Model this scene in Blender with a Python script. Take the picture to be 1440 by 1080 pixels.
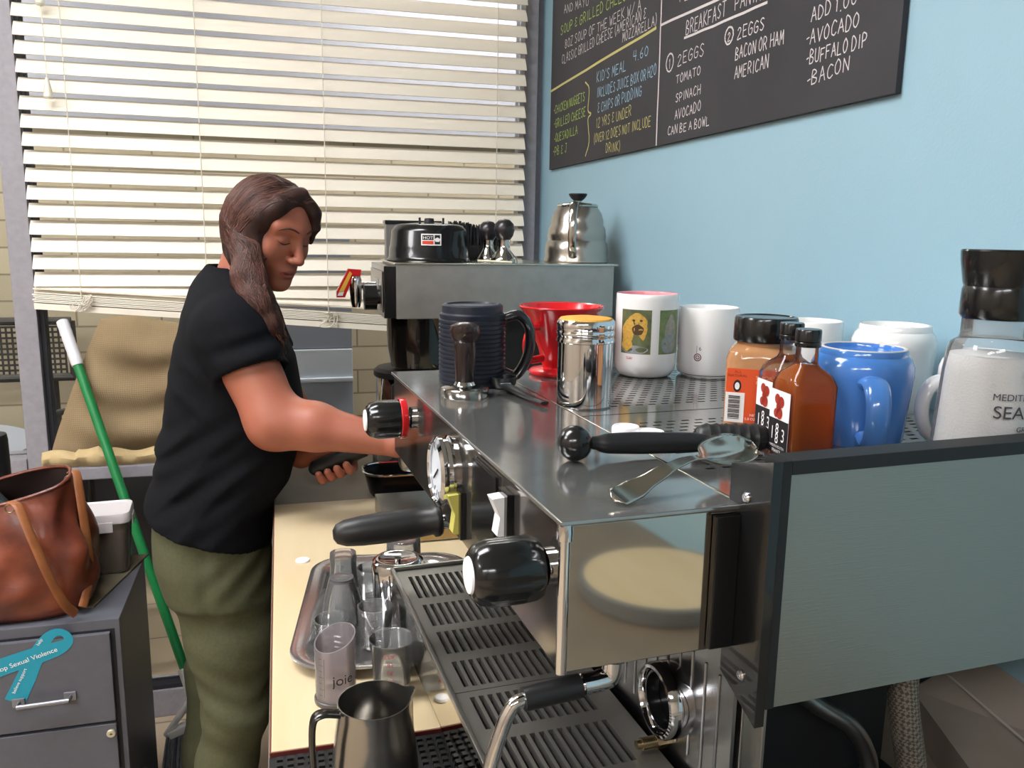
import bpy, bmesh, math, random
import numpy as np
from mathutils import Matrix, Vector

random.seed(4)
for o in list(bpy.data.objects):
    bpy.data.objects.remove(o)
scene = bpy.context.scene
COL = scene.collection
PI = math.pi

# ------------------------------------------------------------------ camera
cam_data = bpy.data.cameras.new('camera')
cam_data.sensor_fit = 'HORIZONTAL'
cam_data.sensor_width = 36.0
cam_data.lens = 36.0 * 1165.0 / 1440.0
cam_data.clip_start = 0.02
cam = bpy.data.objects.new('camera', cam_data)
COL.objects.link(cam)
head_a, pitch_a, roll_a = math.radians(15.65), math.radians(10.3), math.radians(0.9)
fwd = Vector((math.sin(head_a) * math.cos(pitch_a), math.cos(head_a) * math.cos(pitch_a), -math.sin(pitch_a)))
rgt = Vector((math.cos(head_a), -math.sin(head_a), 0))
upv = rgt.cross(fwd)
r2 = math.cos(roll_a) * rgt + math.sin(roll_a) * upv
u2 = -math.sin(roll_a) * rgt + math.cos(roll_a) * upv
cm = Matrix((r2, u2, -fwd)).transposed().to_4x4()
cm.translation = (0, 0, 1.45)
cam.matrix_world = cm
scene.camera = cam

# ------------------------------------------------------------------ exposure, world
scene.view_settings.view_transform = 'Standard'
scene.view_settings.look = 'None'
scene.view_settings.gamma = 1.0
scene.view_settings.use_curve_mapping = False
scene.view_settings.exposure = 0.0
world = bpy.data.worlds.new('world')
scene.world = world
world.use_nodes = True
world.node_tree.nodes['Background'].inputs[0].default_value = (0.9, 0.95, 1.0, 1)
world.node_tree.nodes['Background'].inputs[1].default_value = 0.25
scene.cycles.max_bounces = 10
scene.cycles.transmission_bounces = 10
scene.cycles.glossy_bounces = 6
scene.cycles.caustics_reflective = False
scene.cycles.caustics_refractive = False
scene.cycles.sample_clamp_indirect = 6.0
CEILING_LIGHT = 24.0
CORRIDOR_LIGHT = 36.0


# ------------------------------------------------------------------ materials
def lin(c):
    if isinstance(c, str):
        c = [int(c[i:i + 2], 16) / 255 for i in (0, 2, 4)]
    return tuple(((v / 12.92) if v <= 0.04045 else ((v + 0.055) / 1.055) ** 2.4) for v in c) + (1.0,)


MATS = {}


def mat(name, col, rough=0.5, metal=0.0, trans=0.0, ior=1.45, var=None, bump=None, coat=0.0, sss=0.0, emit=None, aniso=0.0, spec=None, stretch=None):
    """Principled material; var=(scale, second colour, contrast), bump=(scale, strength), stretch=object axis scaling of the noise."""
    if name in MATS:
        return MATS[name]
    m = bpy.data.materials.new(name)
    m.use_nodes = True
    nt = m.node_tree
    b = nt.nodes['Principled BSDF']
    b.inputs['Base Color'].default_value = lin(col)
    b.inputs['Roughness'].default_value = rough
    b.inputs['Metallic'].default_value = metal
    b.inputs['Transmission Weight'].default_value = trans
    b.inputs['IOR'].default_value = ior
    b.inputs['Coat Weight'].default_value = coat
    if spec is not None:
        b.inputs['Specular IOR Level'].default_value = spec
    if aniso:
        b.inputs['Anisotropic'].default_value = aniso
    if sss:
        b.inputs['Subsurface Weight'].default_value = sss
        b.inputs['Subsurface Radius'].default_value = (0.012, 0.005, 0.003)
        b.inputs['Subsurface Scale'].default_value = 1.0
    if emit:
        b.inputs['Emission Color'].default_value = lin(emit[0])
        b.inputs['Emission Strength'].default_value = emit[1]
    if var or bump:
        tc = nt.nodes.new('ShaderNodeTexCoord')
        mp = nt.nodes.new('ShaderNodeMapping')
        if stretch:
            mp.inputs['Scale'].default_value = stretch
        nt.links.new(tc.outputs['Object'], mp.inputs['Vector'])
    if var:
        n = nt.nodes.new('ShaderNodeTexNoise')
        n.inputs['Scale'].default_value = var[0]
        n.inputs['Detail'].default_value = 5
        nt.links.new(mp.outputs[0], n.inputs['Vector'])
        r = nt.nodes.new('ShaderNodeValToRGB')
        k = var[2] if len(var) > 2 else 0.2
        r.color_ramp.elements[0].position = 0.5 - k
        r.color_ramp.elements[1].position = 0.5 + k
        r.color_ramp.elements[0].color = lin(col)
        r.color_ramp.elements[1].color = lin(var[1])
        nt.links.new(n.outputs['Fac'], r.inputs[0])
        nt.links.new(r.outputs[0], b.inputs['Base Color'])
    if bump:
        n2 = nt.nodes.new('ShaderNodeTexNoise')
        n2.inputs['Scale'].default_value = bump[0]
        n2.inputs['Detail'].default_value = 4
        nt.links.new(mp.outputs[0], n2.inputs['Vector'])
        bp = nt.nodes.new('ShaderNodeBump')
        bp.inputs['Strength'].default_value = bump[1]
        bp.inputs['Distance'].default_value = 0.002
        nt.links.new(n2.outputs['Fac'], bp.inputs['Height'])
        nt.links.new(bp.outputs[0], b.inputs['Normal'])
    MATS[name] = m
    return m


TEAL = mat('teal_paint', '8fb1c0', 0.55, var=(3, '93b5c4'), bump=(260, 0.12))
CREAM = mat('cream_slat', 'ece4d4', 0.42)
ALU = mat('painted_aluminium', '97949a', 0.45, var=(60, '8d8a90'))
ALU_DARK = mat('dark_gasket', '25252a', 0.6)
STEEL = mat('stainless_steel', 'c4c2bd', 0.13, 1.0, var=(9, 'b3b1ad'), bump=(400, 0.01))
STEEL_TOP = mat('scratched_stainless', 'a9a9a6', 0.12, 0.82, var=(40, '969694'), bump=(90, 0.01))
MIRROR = mat('polished_steel', 'c9c3b8', 0.05, 1.0)
MIRROR_DARK = mat('polished_front_steel', '8d8883', 0.13, 0.9)
BRUSHED = mat('brushed_steel', 'aba9a4', 0.34, 1.0, bump=(30, 0.05), stretch=(1, 1, 40))
CHROME = mat('chrome', 'dcdcde', 0.06, 1.0)
BLACK = mat('black_plastic', '121314', 0.22, coat=0.3)
BLACK_MATTE = mat('matt_black', '161617', 0.55)
RUBBER = mat('black_rubber', '1b1b1c', 0.42)
WHITE = mat('white_ceramic', 'eceae8', 0.16, coat=0.4)
WHITE_PL = mat('white_plastic', 'f0eff0', 0.35)
BLUE = mat('blue_ceramic', '4377bd', 0.16, coat=0.4, var=(6, '4a7fc5'))
RED = mat('red_plastic', 'c81a22', 0.22, coat=0.3)


def thin_glass(name, tint, rough=0.0, ior=1.45, milk=0.0, milk_col='ffffff', edge=0.0):
    """thin-walled clear material: fresnel reflection over tinted see-through, with optional milkiness and darker rim."""
    if name in MATS:
        return MATS[name]
    m = bpy.data.materials.new(name)
    m.use_nodes = True
    nt = m.node_tree
    nt.nodes.remove(nt.nodes['Principled BSDF'])
    out = nt.nodes['Material Output']
    tr = nt.nodes.new('ShaderNodeBsdfTransparent')
    tr.inputs[0].default_value = lin(tint)
    gl = nt.nodes.new('ShaderNodeBsdfGlossy')
    gl.inputs['Roughness'].default_value = rough
    fr = nt.nodes.new('ShaderNodeFresnel')
    fr.inputs['IOR'].default_value = ior
    cur = tr
    if milk:
        df = nt.nodes.new('ShaderNodeBsdfDiffuse')
        df.inputs[0].default_value = lin(milk_col)
        tl = nt.nodes.new('ShaderNodeBsdfTranslucent')
        tl.inputs[0].default_value = lin(milk_col)
        a = nt.nodes.new('ShaderNodeMixShader')
        a.inputs[0].default_value = 0.5
        nt.links.new(df.outputs[0], a.inputs[1])
        nt.links.new(tl.outputs[0], a.inputs[2])
        mk = nt.nodes.new('ShaderNodeMixShader')
        mk.inputs[0].default_value = milk
        nt.links.new(tr.outputs[0], mk.inputs[1])
        nt.links.new(a.outputs[0], mk.inputs[2])
        cur = mk
    mx = nt.nodes.new('ShaderNodeMixShader')
    nt.links.new(fr.outputs[0], mx.inputs[0])
    nt.links.new(cur.outputs[0], mx.inputs[1])
    nt.links.new(gl.outputs[0], mx.inputs[2])
    nt.links.new(mx.outputs[0], out.inputs[0])
    MATS[name] = m
    return m


CLEAR = thin_glass('clear_glass', 'f8fafb', 0.02, 1.42, 0.17)
PANE = thin_glass('window_glass', 'f6f9f8', 0.0, 1.25)
FROST = thin_glass('milky_plastic', 'f0eaed', 0.2, 1.4, 0.30, 'f0e8ec')
MAPLE = mat('maple_board', 'd3c19f', 0.4, var=(3, 'cbb68e', 0.25), bump=(50, 0.03), stretch=(9, 1.2, 1))
TAUPE = mat('taupe_laminate', '7e7263', 0.45, var=(16, '71675a', 0.2))
TILE = mat('beige_floor', 'b4a189', 0.4)
PAPER_W = mat('white_label', 'efecea', 0.5)
INK = mat('black_ink', '1b191c', 0.5)


# ------------------------------------------------------------------ mesh builder
def catmull(pts, n=8):
    pts = [np.array(p, float) for p in pts]
    P = [2 * pts[0] - pts[1]] + pts + [2 * pts[-1] - pts[-2]]
    out = []
    for i in range(1, len(P) - 2):
        for k in range(n):
            t = k / n
            a, b, c, d = P[i - 1], P[i], P[i + 1], P[i + 2]
            out.append(0.5 * ((2 * b) + (-a + c) * t + (2 * a - 5 * b + 4 * c - d) * t * t + (-a + 3 * b - 3 * c + d) * t ** 3))
    out.append(pts[-1])
    return out


def frame_to(direction):
    """4x4 whose local z points along direction."""
    return Vector(direction).to_track_quat('Z', 'Y').to_matrix().to_4x4()


def TR(loc, direction=None, rot=None):
    m = Matrix.Translation(loc)
    if direction is not None:
        m = m @ frame_to(direction)
    if rot is not None:
        m = m @ rot
    return m


class MB:
    def __init__(s):
        s.v, s.f, s.m = [], [], []
        s.bev = False

    def add(s, verts, faces, mi=0, M=None):
        o = len(s.v)
        if M is not None:
            verts = [M @ Vector(p) for p in verts]
        s.v += [tuple(p) for p in verts]
        s.f += [tuple(i + o for i in f) for f in faces]
        s.m += [mi] * len(faces)
        return s

    def box(s, lo, hi, mi=0, M=None, bev=0.0, seg=2):
        lo, hi = Vector(lo), Vector(hi)
        bm = bmesh.new()
        bmesh.ops.create_cube(bm, size=1)
        for v in bm.verts:
            v.co = Vector([(lo[i] + hi[i]) / 2 + v.co[i] * (hi[i] - lo[i]) for i in range(3)])
        if bev:
            s.bev = True
            bmesh.ops.bevel(bm, geom=bm.edges[:], offset=bev, segments=seg, affect='EDGES', profile=0.5)
        bm.verts.ensure_lookup_table()
        s.add([v.co.copy() for v in bm.verts], [[v.index for v in f.verts] for f in bm.faces], mi, M)
        bm.free()
        return s

    def lathe(s, prof, seg=40, M=None, mi=0, sx=1.0, sy=1.0):
        """profile of (radius, z); a radius of 0 closes the end."""
        vs, fs, rings = [], [], []
        for r, z in prof:
            if r < 1e-6:
                rings.append([len(vs)])
                vs.append((0, 0, z))
            else:
                rings.append(list(range(len(vs), len(vs) + seg)))
                vs += [(r * math.cos(2 * PI * k / seg) * sx, r * math.sin(2 * PI * k / seg) * sy, z) for k in range(seg)]
        for a, b in zip(rings, rings[1:]):
            for k in range(seg):
                k2 = (k + 1) % seg
                if len(a) == 1 and len(b) == 1:
                    continue
                if len(a) == 1:
                    fs.append((a[0], b[k2], b[k]))
                elif len(b) == 1:
                    fs.append((a[k], a[k2], b[0]))
                else:
                    fs.append((a[k], a[k2], b[k2], b[k]))
        s.add(vs, fs, mi, M)
        return s

    def tube(s, pts, rad, seg=12, mi=0, smooth=0, caps=True, flat=None, M=None):
        """flat=(a, b): elliptical section scaled a across, b along the frame normal."""
        if smooth:
            n0 = len(pts)
            if isinstance(rad, (list, tuple)):
                rr = np.interp(np.linspace(0, n0 - 1, (n0 - 1) * smooth + 1), range(n0), rad)
            else:
                rr = None
            pts = catmull(pts, smooth)
            if rr is not None:
                rad = list(rr)
        P = [np.array(p, float) for p in pts]
        n = len(P)
        R = [rad] * n if not isinstance(rad, (list, tuple)) else list(rad)
        T = []
        for i in range(n):
            t = P[min(i + 1, n - 1)] - P[max(i - 1, 0)]
            T.append(t / (np.linalg.norm(t) + 1e-12))
        nrm = np.cross(T[0], (0, 0, 1))
        if np.linalg.norm(nrm) < 1e-3:
            nrm = np.cross(T[0], (0, 1, 0))
        nrm = nrm / np.linalg.norm(nrm)
        vs, fs = [], []
        fa, fb = flat or (1, 1)
        for i in range(n):
            nrm = nrm - T[i] * nrm.dot(T[i])
            nrm = nrm / (np.linalg.norm(nrm) + 1e-12)
            bn = np.cross(T[i], nrm)
            for k in range(seg):
                a = 2 * PI * k / seg
                vs.append(P[i] + R[i] * (math.cos(a) * nrm * fa + math.sin(a) * bn * fb))
        for i in range(n - 1):
            for k in range(seg):
                k2 = (k + 1) % seg
                fs.append((i * seg + k, i * seg + k2, (i + 1) * seg + k2, (i + 1) * seg + k))
        if caps:
            fs.append(tuple(range(seg - 1, -1, -1)))
            fs.append(tuple(range((n - 1) * seg, n * seg)))
        s.add(vs, fs, mi, M)
        return s

    def prism(s, poly, z0, z1, M=None, mi=0):
        n = len(poly)
        vs = [(x, y, z0) for x, y in poly] + [(x, y, z1) for x, y in poly]
        fs = [tuple(range(n - 1, -1, -1)), tuple(range(n, 2 * n))]
        fs += [(i, (i + 1) % n, n + (i + 1) % n, n + i) for i in range(n)]
        s.add(vs, fs, mi, M)
        return s

    def plate(s, xs, ys, holes, z0, z1, M=None, mi=0):
        """flat plate on a grid with rectangular holes (set of cell indices)."""
        nx, ny = len(xs), len(ys)
        vs = [(x, y, z1) for x in xs for y in ys] + [(x, y, z0) for x in xs for y in ys]
        N = nx * ny
        idx = lambda i, j: i * ny + j
        fs = []
        solid = lambda i, j: 0 <= i < nx - 1 and 0 <= j < ny - 1 and (i, j) not in holes
        for i in range(nx - 1):
            for j in range(ny - 1):
                if not solid(i, j):
                    continue
                a, b, c, d = idx(i, j), idx(i + 1, j), idx(i + 1, j + 1), idx(i, j + 1)
                fs.append((a, b, c, d))
                fs.append((d + N, c + N, b + N, a + N))
                if not solid(i - 1, j):
                    fs.append((a, d, d + N, a + N))
                if not solid(i + 1, j):
                    fs.append((b, b + N, c + N, c))
                if not solid(i, j - 1):
                    fs.append((a, a + N, b + N, b))
                if not solid(i, j + 1):
                    fs.append((d, c, c + N, d + N))
        s.add(vs, fs, mi, M)
        return s

    def build(s, name, mats, parent=None, loc=(0, 0, 0), rotz=0.0, sharp=35, flat=False):
        me = bpy.data.meshes.new(name)
        me.from_pydata(s.v, [], s.f)
        if not isinstance(mats, (list, tuple)):
            mats = [mats]
        for m in mats:
            me.materials.append(m)
        if len(mats) > 1:
            me.polygons.foreach_set('material_index', s.m)
        me.validate()
        bm = bmesh.new()
        bm.from_mesh(me)
        bmesh.ops.recalc_face_normals(bm, faces=bm.faces[:])
        bm.to_mesh(me)
        bm.free()
        if not flat:
            me.shade_smooth()
            me.set_sharp_from_angle(angle=math.radians(sharp))
        o = bpy.data.objects.new(name, me)
        COL.objects.link(o)
        if s.bev:
            wn = o.modifiers.new('normals', 'WEIGHTED_NORMAL')
            wn.keep_sharp = True
        o.location = loc
        o.rotation_euler = (0, 0, rotz)
        if parent:
            o.parent = parent
        return o


def thing(name, label, cat, loc=(0, 0, 0), rotz=0.0, group=None, rot=None):
    o = bpy.data.objects.new(name, None)
    o.empty_display_size = 0.02
    COL.objects.link(o)
    o.location = loc
    o.rotation_euler = rot if rot else (0, 0, rotz)
    tag(o, label, cat, group)
    return o


def tag(o, label, cat, group=None, kind=None):
    o['label'] = label
    o['category'] = cat
    if group:
        o['group'] = group
    if kind:
        o['kind'] = kind
    return o


def struct(o, label=None):
    o['kind'] = 'structure'
    if label:
        o['label'] = label
    return o


def copy_tree(o, parent=None):
    c = o.copy()
    COL.objects.link(c)
    if parent:
        c.parent = parent
    for ch in [x for x in bpy.data.objects if x.parent == o]:
        copy_tree(ch, c)
    return c


def text_geo(body, size):
    """filled lettering: 2D vertices and faces, origin at the left of the baseline, plus its width."""
    cu = bpy.data.curves.new('t', 'FONT')
    cu.body = body
    cu.size = size
    ob = bpy.data.objects.new('t', cu)
    COL.objects.link(ob)
    dg = bpy.context.evaluated_depsgraph_get()
    dg.update()
    me = bpy.data.meshes.new_from_object(ob.evaluated_get(dg))
    vs = [v.co.copy() for v in me.vertices]
    fs = [tuple(p.vertices) for p in me.polygons]
    bpy.data.objects.remove(ob)
    bpy.data.curves.remove(cu)
    bpy.data.meshes.remove(me)
    w = max([v.x for v in vs] + [0])
    return vs, fs, w


def wrap_text(mb, body, size, r, ang, z, mi=0, sx=1.0):
    """lettering wrapped on an upright cylinder, centred on the angle."""
    vs, fs, w = text_geo(body, size)
    mb.add([(r * math.cos(ang + (v.x - w / 2) * sx / r), r * math.sin(ang + (v.x - w / 2) * sx / r), z + v.y) for v in vs], fs, mi)


def flat_text(mb, body, size, M, mi=0, center=True, sx=1.0):
    vs, fs, w = text_geo(body, size)
    mb.add([((v.x - (w / 2 if center else 0)) * sx, v.y, 0) for v in vs], fs, mi, M)


def arc_patch(mb, r, a0, a1, z0, z1, n=12, mi=0):
    vs, fs = [], []
    for k in range(n + 1):
        a = a0 + (a1 - a0) * k / n
        vs += [(r * math.cos(a), r * math.sin(a), z0), (r * math.cos(a), r * math.sin(a), z1)]
    for k in range(n):
        fs.append((2 * k, 2 * k + 2, 2 * k + 3, 2 * k + 1))
    mb.add(vs, fs, mi)


def arc_blob(mb, r, ac, zc, ra, rz, mi=0, n=18, wob=0.0, ph=0.0):
    """rounded printed patch on a cylinder (ra in metres along the arc)."""
    vs = [(r * math.cos(ac), r * math.sin(ac), zc)]
    for k in range(n):
        t = 2 * PI * k / n
        q = 1 + wob * math.sin(5 * t + ph)
        a = ac + ra * q * math.cos(t) / r
        vs.append((r * math.cos(a), r * math.sin(a), zc + rz * q * math.sin(t)))
    mb.add(vs, [(0, k + 1, (k + 1) % n + 1) for k in range(n)], mi)


# ------------------------------------------------------------------ room shell
WX, WY = 0.78, 2.5           # the teal wall, the window wall
b = MB().box((-3.0, -3.2, -0.06), (0.9, 2.56, 0.0))
floor = struct(b.build('floor', TILE, flat=True))
nt = TILE.node_tree                                 # square floor tiles with grout
bs = nt.nodes['Principled BSDF']
tc = nt.nodes.new('ShaderNodeTexCoord')
mp = nt.nodes.new('ShaderNodeMapping')
mp.inputs['Rotation'].default_value = (0, 0, 0.0)
br = nt.nodes.new('ShaderNodeTexBrick')
br.offset = 0.0
br.inputs['Color1'].default_value = lin('b8a68e')
br.inputs['Color2'].default_value = lin('ae9c84')
br.inputs['Mortar'].default_value = lin('7d7062')
br.inputs['Scale'].default_value = 1.0
br.inputs['Mortar Size'].default_value = 0.004
br.inputs['Brick Width'].default_value = 0.305
br.inputs['Row Height'].default_value = 0.305
nt.links.new(tc.outputs['Object'], mp.inputs[0])
nt.links.new(mp.outputs[0], br.inputs['Vector'])
nt.links.new(br.outputs['Color'], bs.inputs['Base Color'])

struct(MB().box((WX, -3.2, 0), (WX + 0.1, WY, 2.75)).build('wall_right', TEAL, flat=True))
GREYWALL = mat('warm_grey_paint', 'b5a796', 0.7, var=(2, 'ac9e8e'))
struct(MB().box((-3.1, -3.2, 0), (-3.0, 2.56, 2.75)).build('wall_left', GREYWALL, flat=True))
struct(MB().box((-3.1, -3.3, 0), (0.9, -3.2, 2.75)).build('wall_rear', GREYWALL, flat=True))
struct(MB().box((-3.1, -3.3, 2.75), (0.9, 2.6, 2.8)).build('ceiling', mat('ceiling_tile', 'bdb9b2', 0.8, bump=(120, 0.2)), flat=True))

# ceiling lights
LAMP = mat('lamp_diffuser', 'ffffff', 0.6, emit=('fdfdff', CEILING_LIGHT))
LAMP_FR = mat('lamp_frame', 'd8d8d6', 0.5)
for i, (x, y, lab) in enumerate(((-0.75, 1.10, 'above the barista'), (-0.85, -1.75, 'behind the camera'), (-2.2, 0.95, 'over the left side of the room'), (-2.2, -1.35, 'in the rear left of the room'))):
    t = thing('ceiling_light', 'flat square ceiling light panel ' + lab, 'ceiling light', (x, y, 2.75), 0, 'ceiling light panels')
    MB().box((-0.62, -0.32, -0.035), (0.62, 0.32, 0)).build('lamp_frame', LAMP_FR, t, flat=True)
    MB().box((-0.58, -0.28, -0.042), (0.58, 0.28, -0.03)).build('diffuser', LAMP, t, flat=True)

# window wall: aluminium frame, panes, sill
w = struct(thing('window_1', 'aluminium shopfront window behind the blind', 'window', (0, WY, 0)))
del w['category']
fr = MB()
fr.box((-0.685, -0.03, 0), (-0.630, 0.07, 2.75), bev=0.003)        # mullion
fr.box((0.716, -0.03, 0.0), (0.757, 0.07, 2.75), bev=0.003)        # jamb by the teal wall
fr.box((0.7575, 0.0, 0.0), (WX, 0.07, 2.75), 0)
fr.box((-0.630, -0.03, 2.62), (0.716, 0.07, 2.75))                 # head
fr.box((-3.0, -0.03, 2.62), (-0.685, 0.07, 2.75))
fr.box((-0.630, -0.045, 0.755), (0.716, 0.07, 0.822), bev=0.003)   # sill rail
fr.box((-3.0, -0.035, 0.755), (-0.685, 0.07, 0.822), bev=0.003)
fr.box((-0.630, -0.03, 0.0), (0.716, 0.07, 0.085), bev=0.003)      # bottom rail
fr.box((-3.0, -0.03, 0.0), (-0.685, 0.07, 0.085), bev=0.003)
fr.build('window_frame', ALU, w)
g = MB()
g.box((-0.630, -0.01, 0.822), (-0.618, 0.03, 2.62))
g.box((-0.630, -0.02, 0.085), (0.716, 0.03, 0.098))
g.build('gasket', ALU_DARK, w)
MB().box((-0.626, 0.015, 0.824), (0.714, 0.021, 2.62)).build('pane', PANE, w, flat=True)
MB().box((-0.628, 0.015, 0.09), (0.714, 0.021, 0.755)).build('pane', PANE, w, flat=True)
MB().box((-2.99, 0.015, 0.824), (-0.687, 0.021, 2.62)).build('pane', PANE, w, flat=True)
MB().box((-2.99, 0.015, 0.09), (-0.687, 0.021, 0.755)).build('pane', PANE, w, flat=True)

# ------------------------------------------------------------------ corridor beyond the glass
CT = mat('corridor_tile', 'c2af96', 0.35)
nt = CT.node_tree
bs = nt.nodes['Principled BSDF']
tc = nt.nodes.new('ShaderNodeTexCoord')
mp = nt.nodes.new('ShaderNodeMapping')
mp.inputs['Rotation'].default_value = (0, 0, 0.0)
br = nt.nodes.new('ShaderNodeTexBrick')
br.offset = 0.0
for k, v in (('Color1', 'c6b39a'), ('Color2', 'bba88f'), ('Mortar', '8a7c6c')):
    br.inputs[k].default_value = lin(v)
br.inputs['Scale'].default_value = 1.0
br.inputs['Mortar Size'].default_value = 0.004
br.inputs['Brick Width'].default_value = 0.3
br.inputs['Row Height'].default_value = 0.3
nt.links.new(tc.outputs['Object'], mp.inputs[0])
nt.links.new(mp.outputs[0], br.inputs['Vector'])
nt.links.new(br.outputs['Color'], bs.inputs['Base Color'])
struct(MB().box((-4.2, 2.57, -0.06), (3.2, 4.0, 0.0)).build('floor_corridor', CT, flat=True))
STONE = mat('stone_block', 'a8967a', 0.8, bump=(40, 0.4))
nt = STONE.node_tree
bs = nt.nodes['Principled BSDF']
tc = nt.nodes.new('ShaderNodeTexCoord')
sp = nt.nodes.new('ShaderNodeSeparateXYZ')
cb = nt.nodes.new('ShaderNodeCombineXYZ')
br = nt.nodes.new('ShaderNodeTexBrick')
for k, v in (('Color1', 'c2b29a'), ('Color2', 'b3a38b'), ('Mortar', '8a7c68')):
    br.inputs[k].default_value = lin(v)
br.inputs['Scale'].default_value = 1.0
br.inputs['Mortar Size'].default_value = 0.004
br.inputs['Brick Width'].default_value = 0.32
br.inputs['Row Height'].default_value = 0.105
nt.links.new(tc.outputs['Object'], sp.inputs[0])
nt.links.new(sp.outputs['X'], cb.inputs['X'])
nt.links.new(sp.outputs['Z'], cb.inputs['Y'])
nt.links.new(cb.outputs[0], br.inputs['Vector'])
nt.links.new(br.outputs['Color'], bs.inputs['Base Color'])
struct(MB().box((-4.2, 3.7, 0.62), (3.2, 3.8, 1.84)).build('wall_corridor', STONE, flat=True))
struct(MB().box((-4.2, 3.68, 0.0), (3.2, 3.8, 0.62)).build('baseboard_corridor', mat('dark_base_tile', '3d3b40', 0.45, var=(8, '46434a')), flat=True))
struct(MB().box((-4.2, 3.66, 1.84), (3.2, 3.8, 2.8)).build('trim_1', mat('grey_fascia', 'a5a4b0', 0.6), flat=True))
struct(MB().box((-4.2, 2.6, 2.8), (3.2, 3.9, 2.85)).build('ceiling_corridor', mat('corridor_ceiling', 'cfcdc8', 0.8), flat=True))
for x, lab in ((-1.6, 'left end'), (0.9, 'right end')):
    t = thing('ceiling_light', 'long corridor ceiling light towards the ' + lab, 'ceiling light', (x, 3.1, 2.8), 0, 'corridor lights')
    MB().box((-0.65, -0.2, -0.03), (0.65, 0.2, 0)).build('lamp_frame', LAMP_FR, t, flat=True)
    MB().box((-0.6, -0.16, -0.036), (0.6, 0.16, -0.025)).build('diffuser', mat('corridor_diffuser', 'ffffff', 0.6, emit=('fff9f2', CORRIDOR_LIGHT)), t, flat=True)


# bench with a perforated metal back, seen through the glass
def mesh_bench(x0, x1, y):
    t = thing('bench', 'dark perforated metal bench in the corridor outside the window', 'bench', ((x0 + x1) / 2, y, 0))
    hw = (x1 - x0) / 2
    DM = mat('dark_bench_metal', '37322f', 0.5, 0.3)
    f = MB()
    for z in (1.09, 0.87):
        f.tube([(-hw, 0, z), (hw, 0, z)], 0.016, 10)
    for x in (-hw, -0.02, hw):
        f.tube([(x, 0, 1.09), (x, 0, 0.87)], 0.016, 10)
    f.build('back_frame', DM, t)
    n = int(2 * hw / 0.02)
    xs, hol = [], set()
    for i in range(n):
        xs += [-hw + i * 0.02, -hw + i * 0.02 + 0.007]
    ys = []
    for j in range(10):
        ys += [0.875 + j * 0.021, 0.875 + j * 0.021 + 0.008]
    for i in range(1, len(xs) - 1, 2):
        for j in range(1, len(ys) - 1, 2):
            hol.add((i, j))
    MB().plate(xs, ys, hol, -0.002, 0.002, Matrix.Rotation(PI / 2, 4, 'X')).build('backrest', DM, t, flat=True)
    MB().box((-hw, -0.42, 0.60), (hw, 0.0, 0.63), bev=0.006).build('seat', mat('bench_seat_grey', '8f9098', 0.4), t)
    for x in (-hw + 0.08, hw - 0.08):
        MB().tube([(x, -0.36, 0.61), (x, -0.36, 0.012), (x, 0.02, 0.012), (x, 0.02, 0.88)], 0.016, 10).build('leg', DM, t)


mesh_bench(-2.3, -0.79, 3.55)
t = thing('cafe_table', 'round grey cafe table in the corridor left of the mullion', 'table', (-1.22, 3.02, 0))
GT = mat('grey_table_top', '9a9ca6', 0.35)
MB().lathe([(0, 0.70), (0.40, 0.70), (0.405, 0.715), (0.40, 0.73), (0, 0.73)], 56).build('tabletop', GT, t)
MB().lathe([(0, 0.0), (0.22, 0.0), (0.21, 0.02), (0.035, 0.04), (0.03, 0.70), (0, 0.70)], 32).build('pedestal', mat('dark_bench_metal', '37322f'), t)
t = thing('metal_chair', 'grey corridor chair with a dark curved arm behind the sack', 'chair', (-0.50, 3.02, 0))
MB().box((-0.22, -0.22, 0.68), (0.28, 0.22, 0.71), bev=0.01).build('seat', GT, t)
MB().box((-0.2, 0.2, 0.68), (0.26, 0.23, 0.93), bev=0.01).build('backrest', GT, t)
MB().tube([(-0.24, 0.1, 0.69), (-0.25, -0.02, 0.80), (-0.2, -0.12, 0.86), (-0.06, -0.16, 0.88)], 0.011, 10, smooth=6).build('armrest', mat('dark_arm', '2e2a28', 0.4), t)
for x in (-0.19, 0.25):
    for y in (-0.19, 0.19):
        MB().tube([(x, y, 0.69), (x, y, 0.0)], 0.012, 8).build('leg', mat('dark_arm', '2e2a28'), t)
t = thing('metal_cabinet', 'pale grey metal cabinet in the corridor behind the person', 'cabinet', (0.13, 3.40, 0))
PG = mat('pale_grey_enamel', 'a9adba', 0.3)
MB().box((-0.30, -0.06, 0), (0.14, 0.22, 0.86), bev=0.004).build('body', PG, t)
MB().box((-0.30, -0.06, 0.862), (0.14, 0.2, 0.985), bev=0.004).build('shelf_box', mat('white_enamel', 'c9ced8', 0.3), t)
MB().box((-0.30, -0.05, 0.987), (0.14, 0.2, 1.45), bev=0.004).build('upper_panel', mat('mid_grey_enamel', '9496a3', 0.25), t)
MB().box((-0.30, -0.075, 0.855), (0.14, -0.058, 0.872), bev=0.003).build('ledge', mat('white_enamel', 'c9ced8'), t)
MB().tube([(0.09, -0.075, 0.72), (0.09, -0.075, 0.60)], 0.006, 8).build('handle', mat('dark_arm', '2e2a28'), t)

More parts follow.
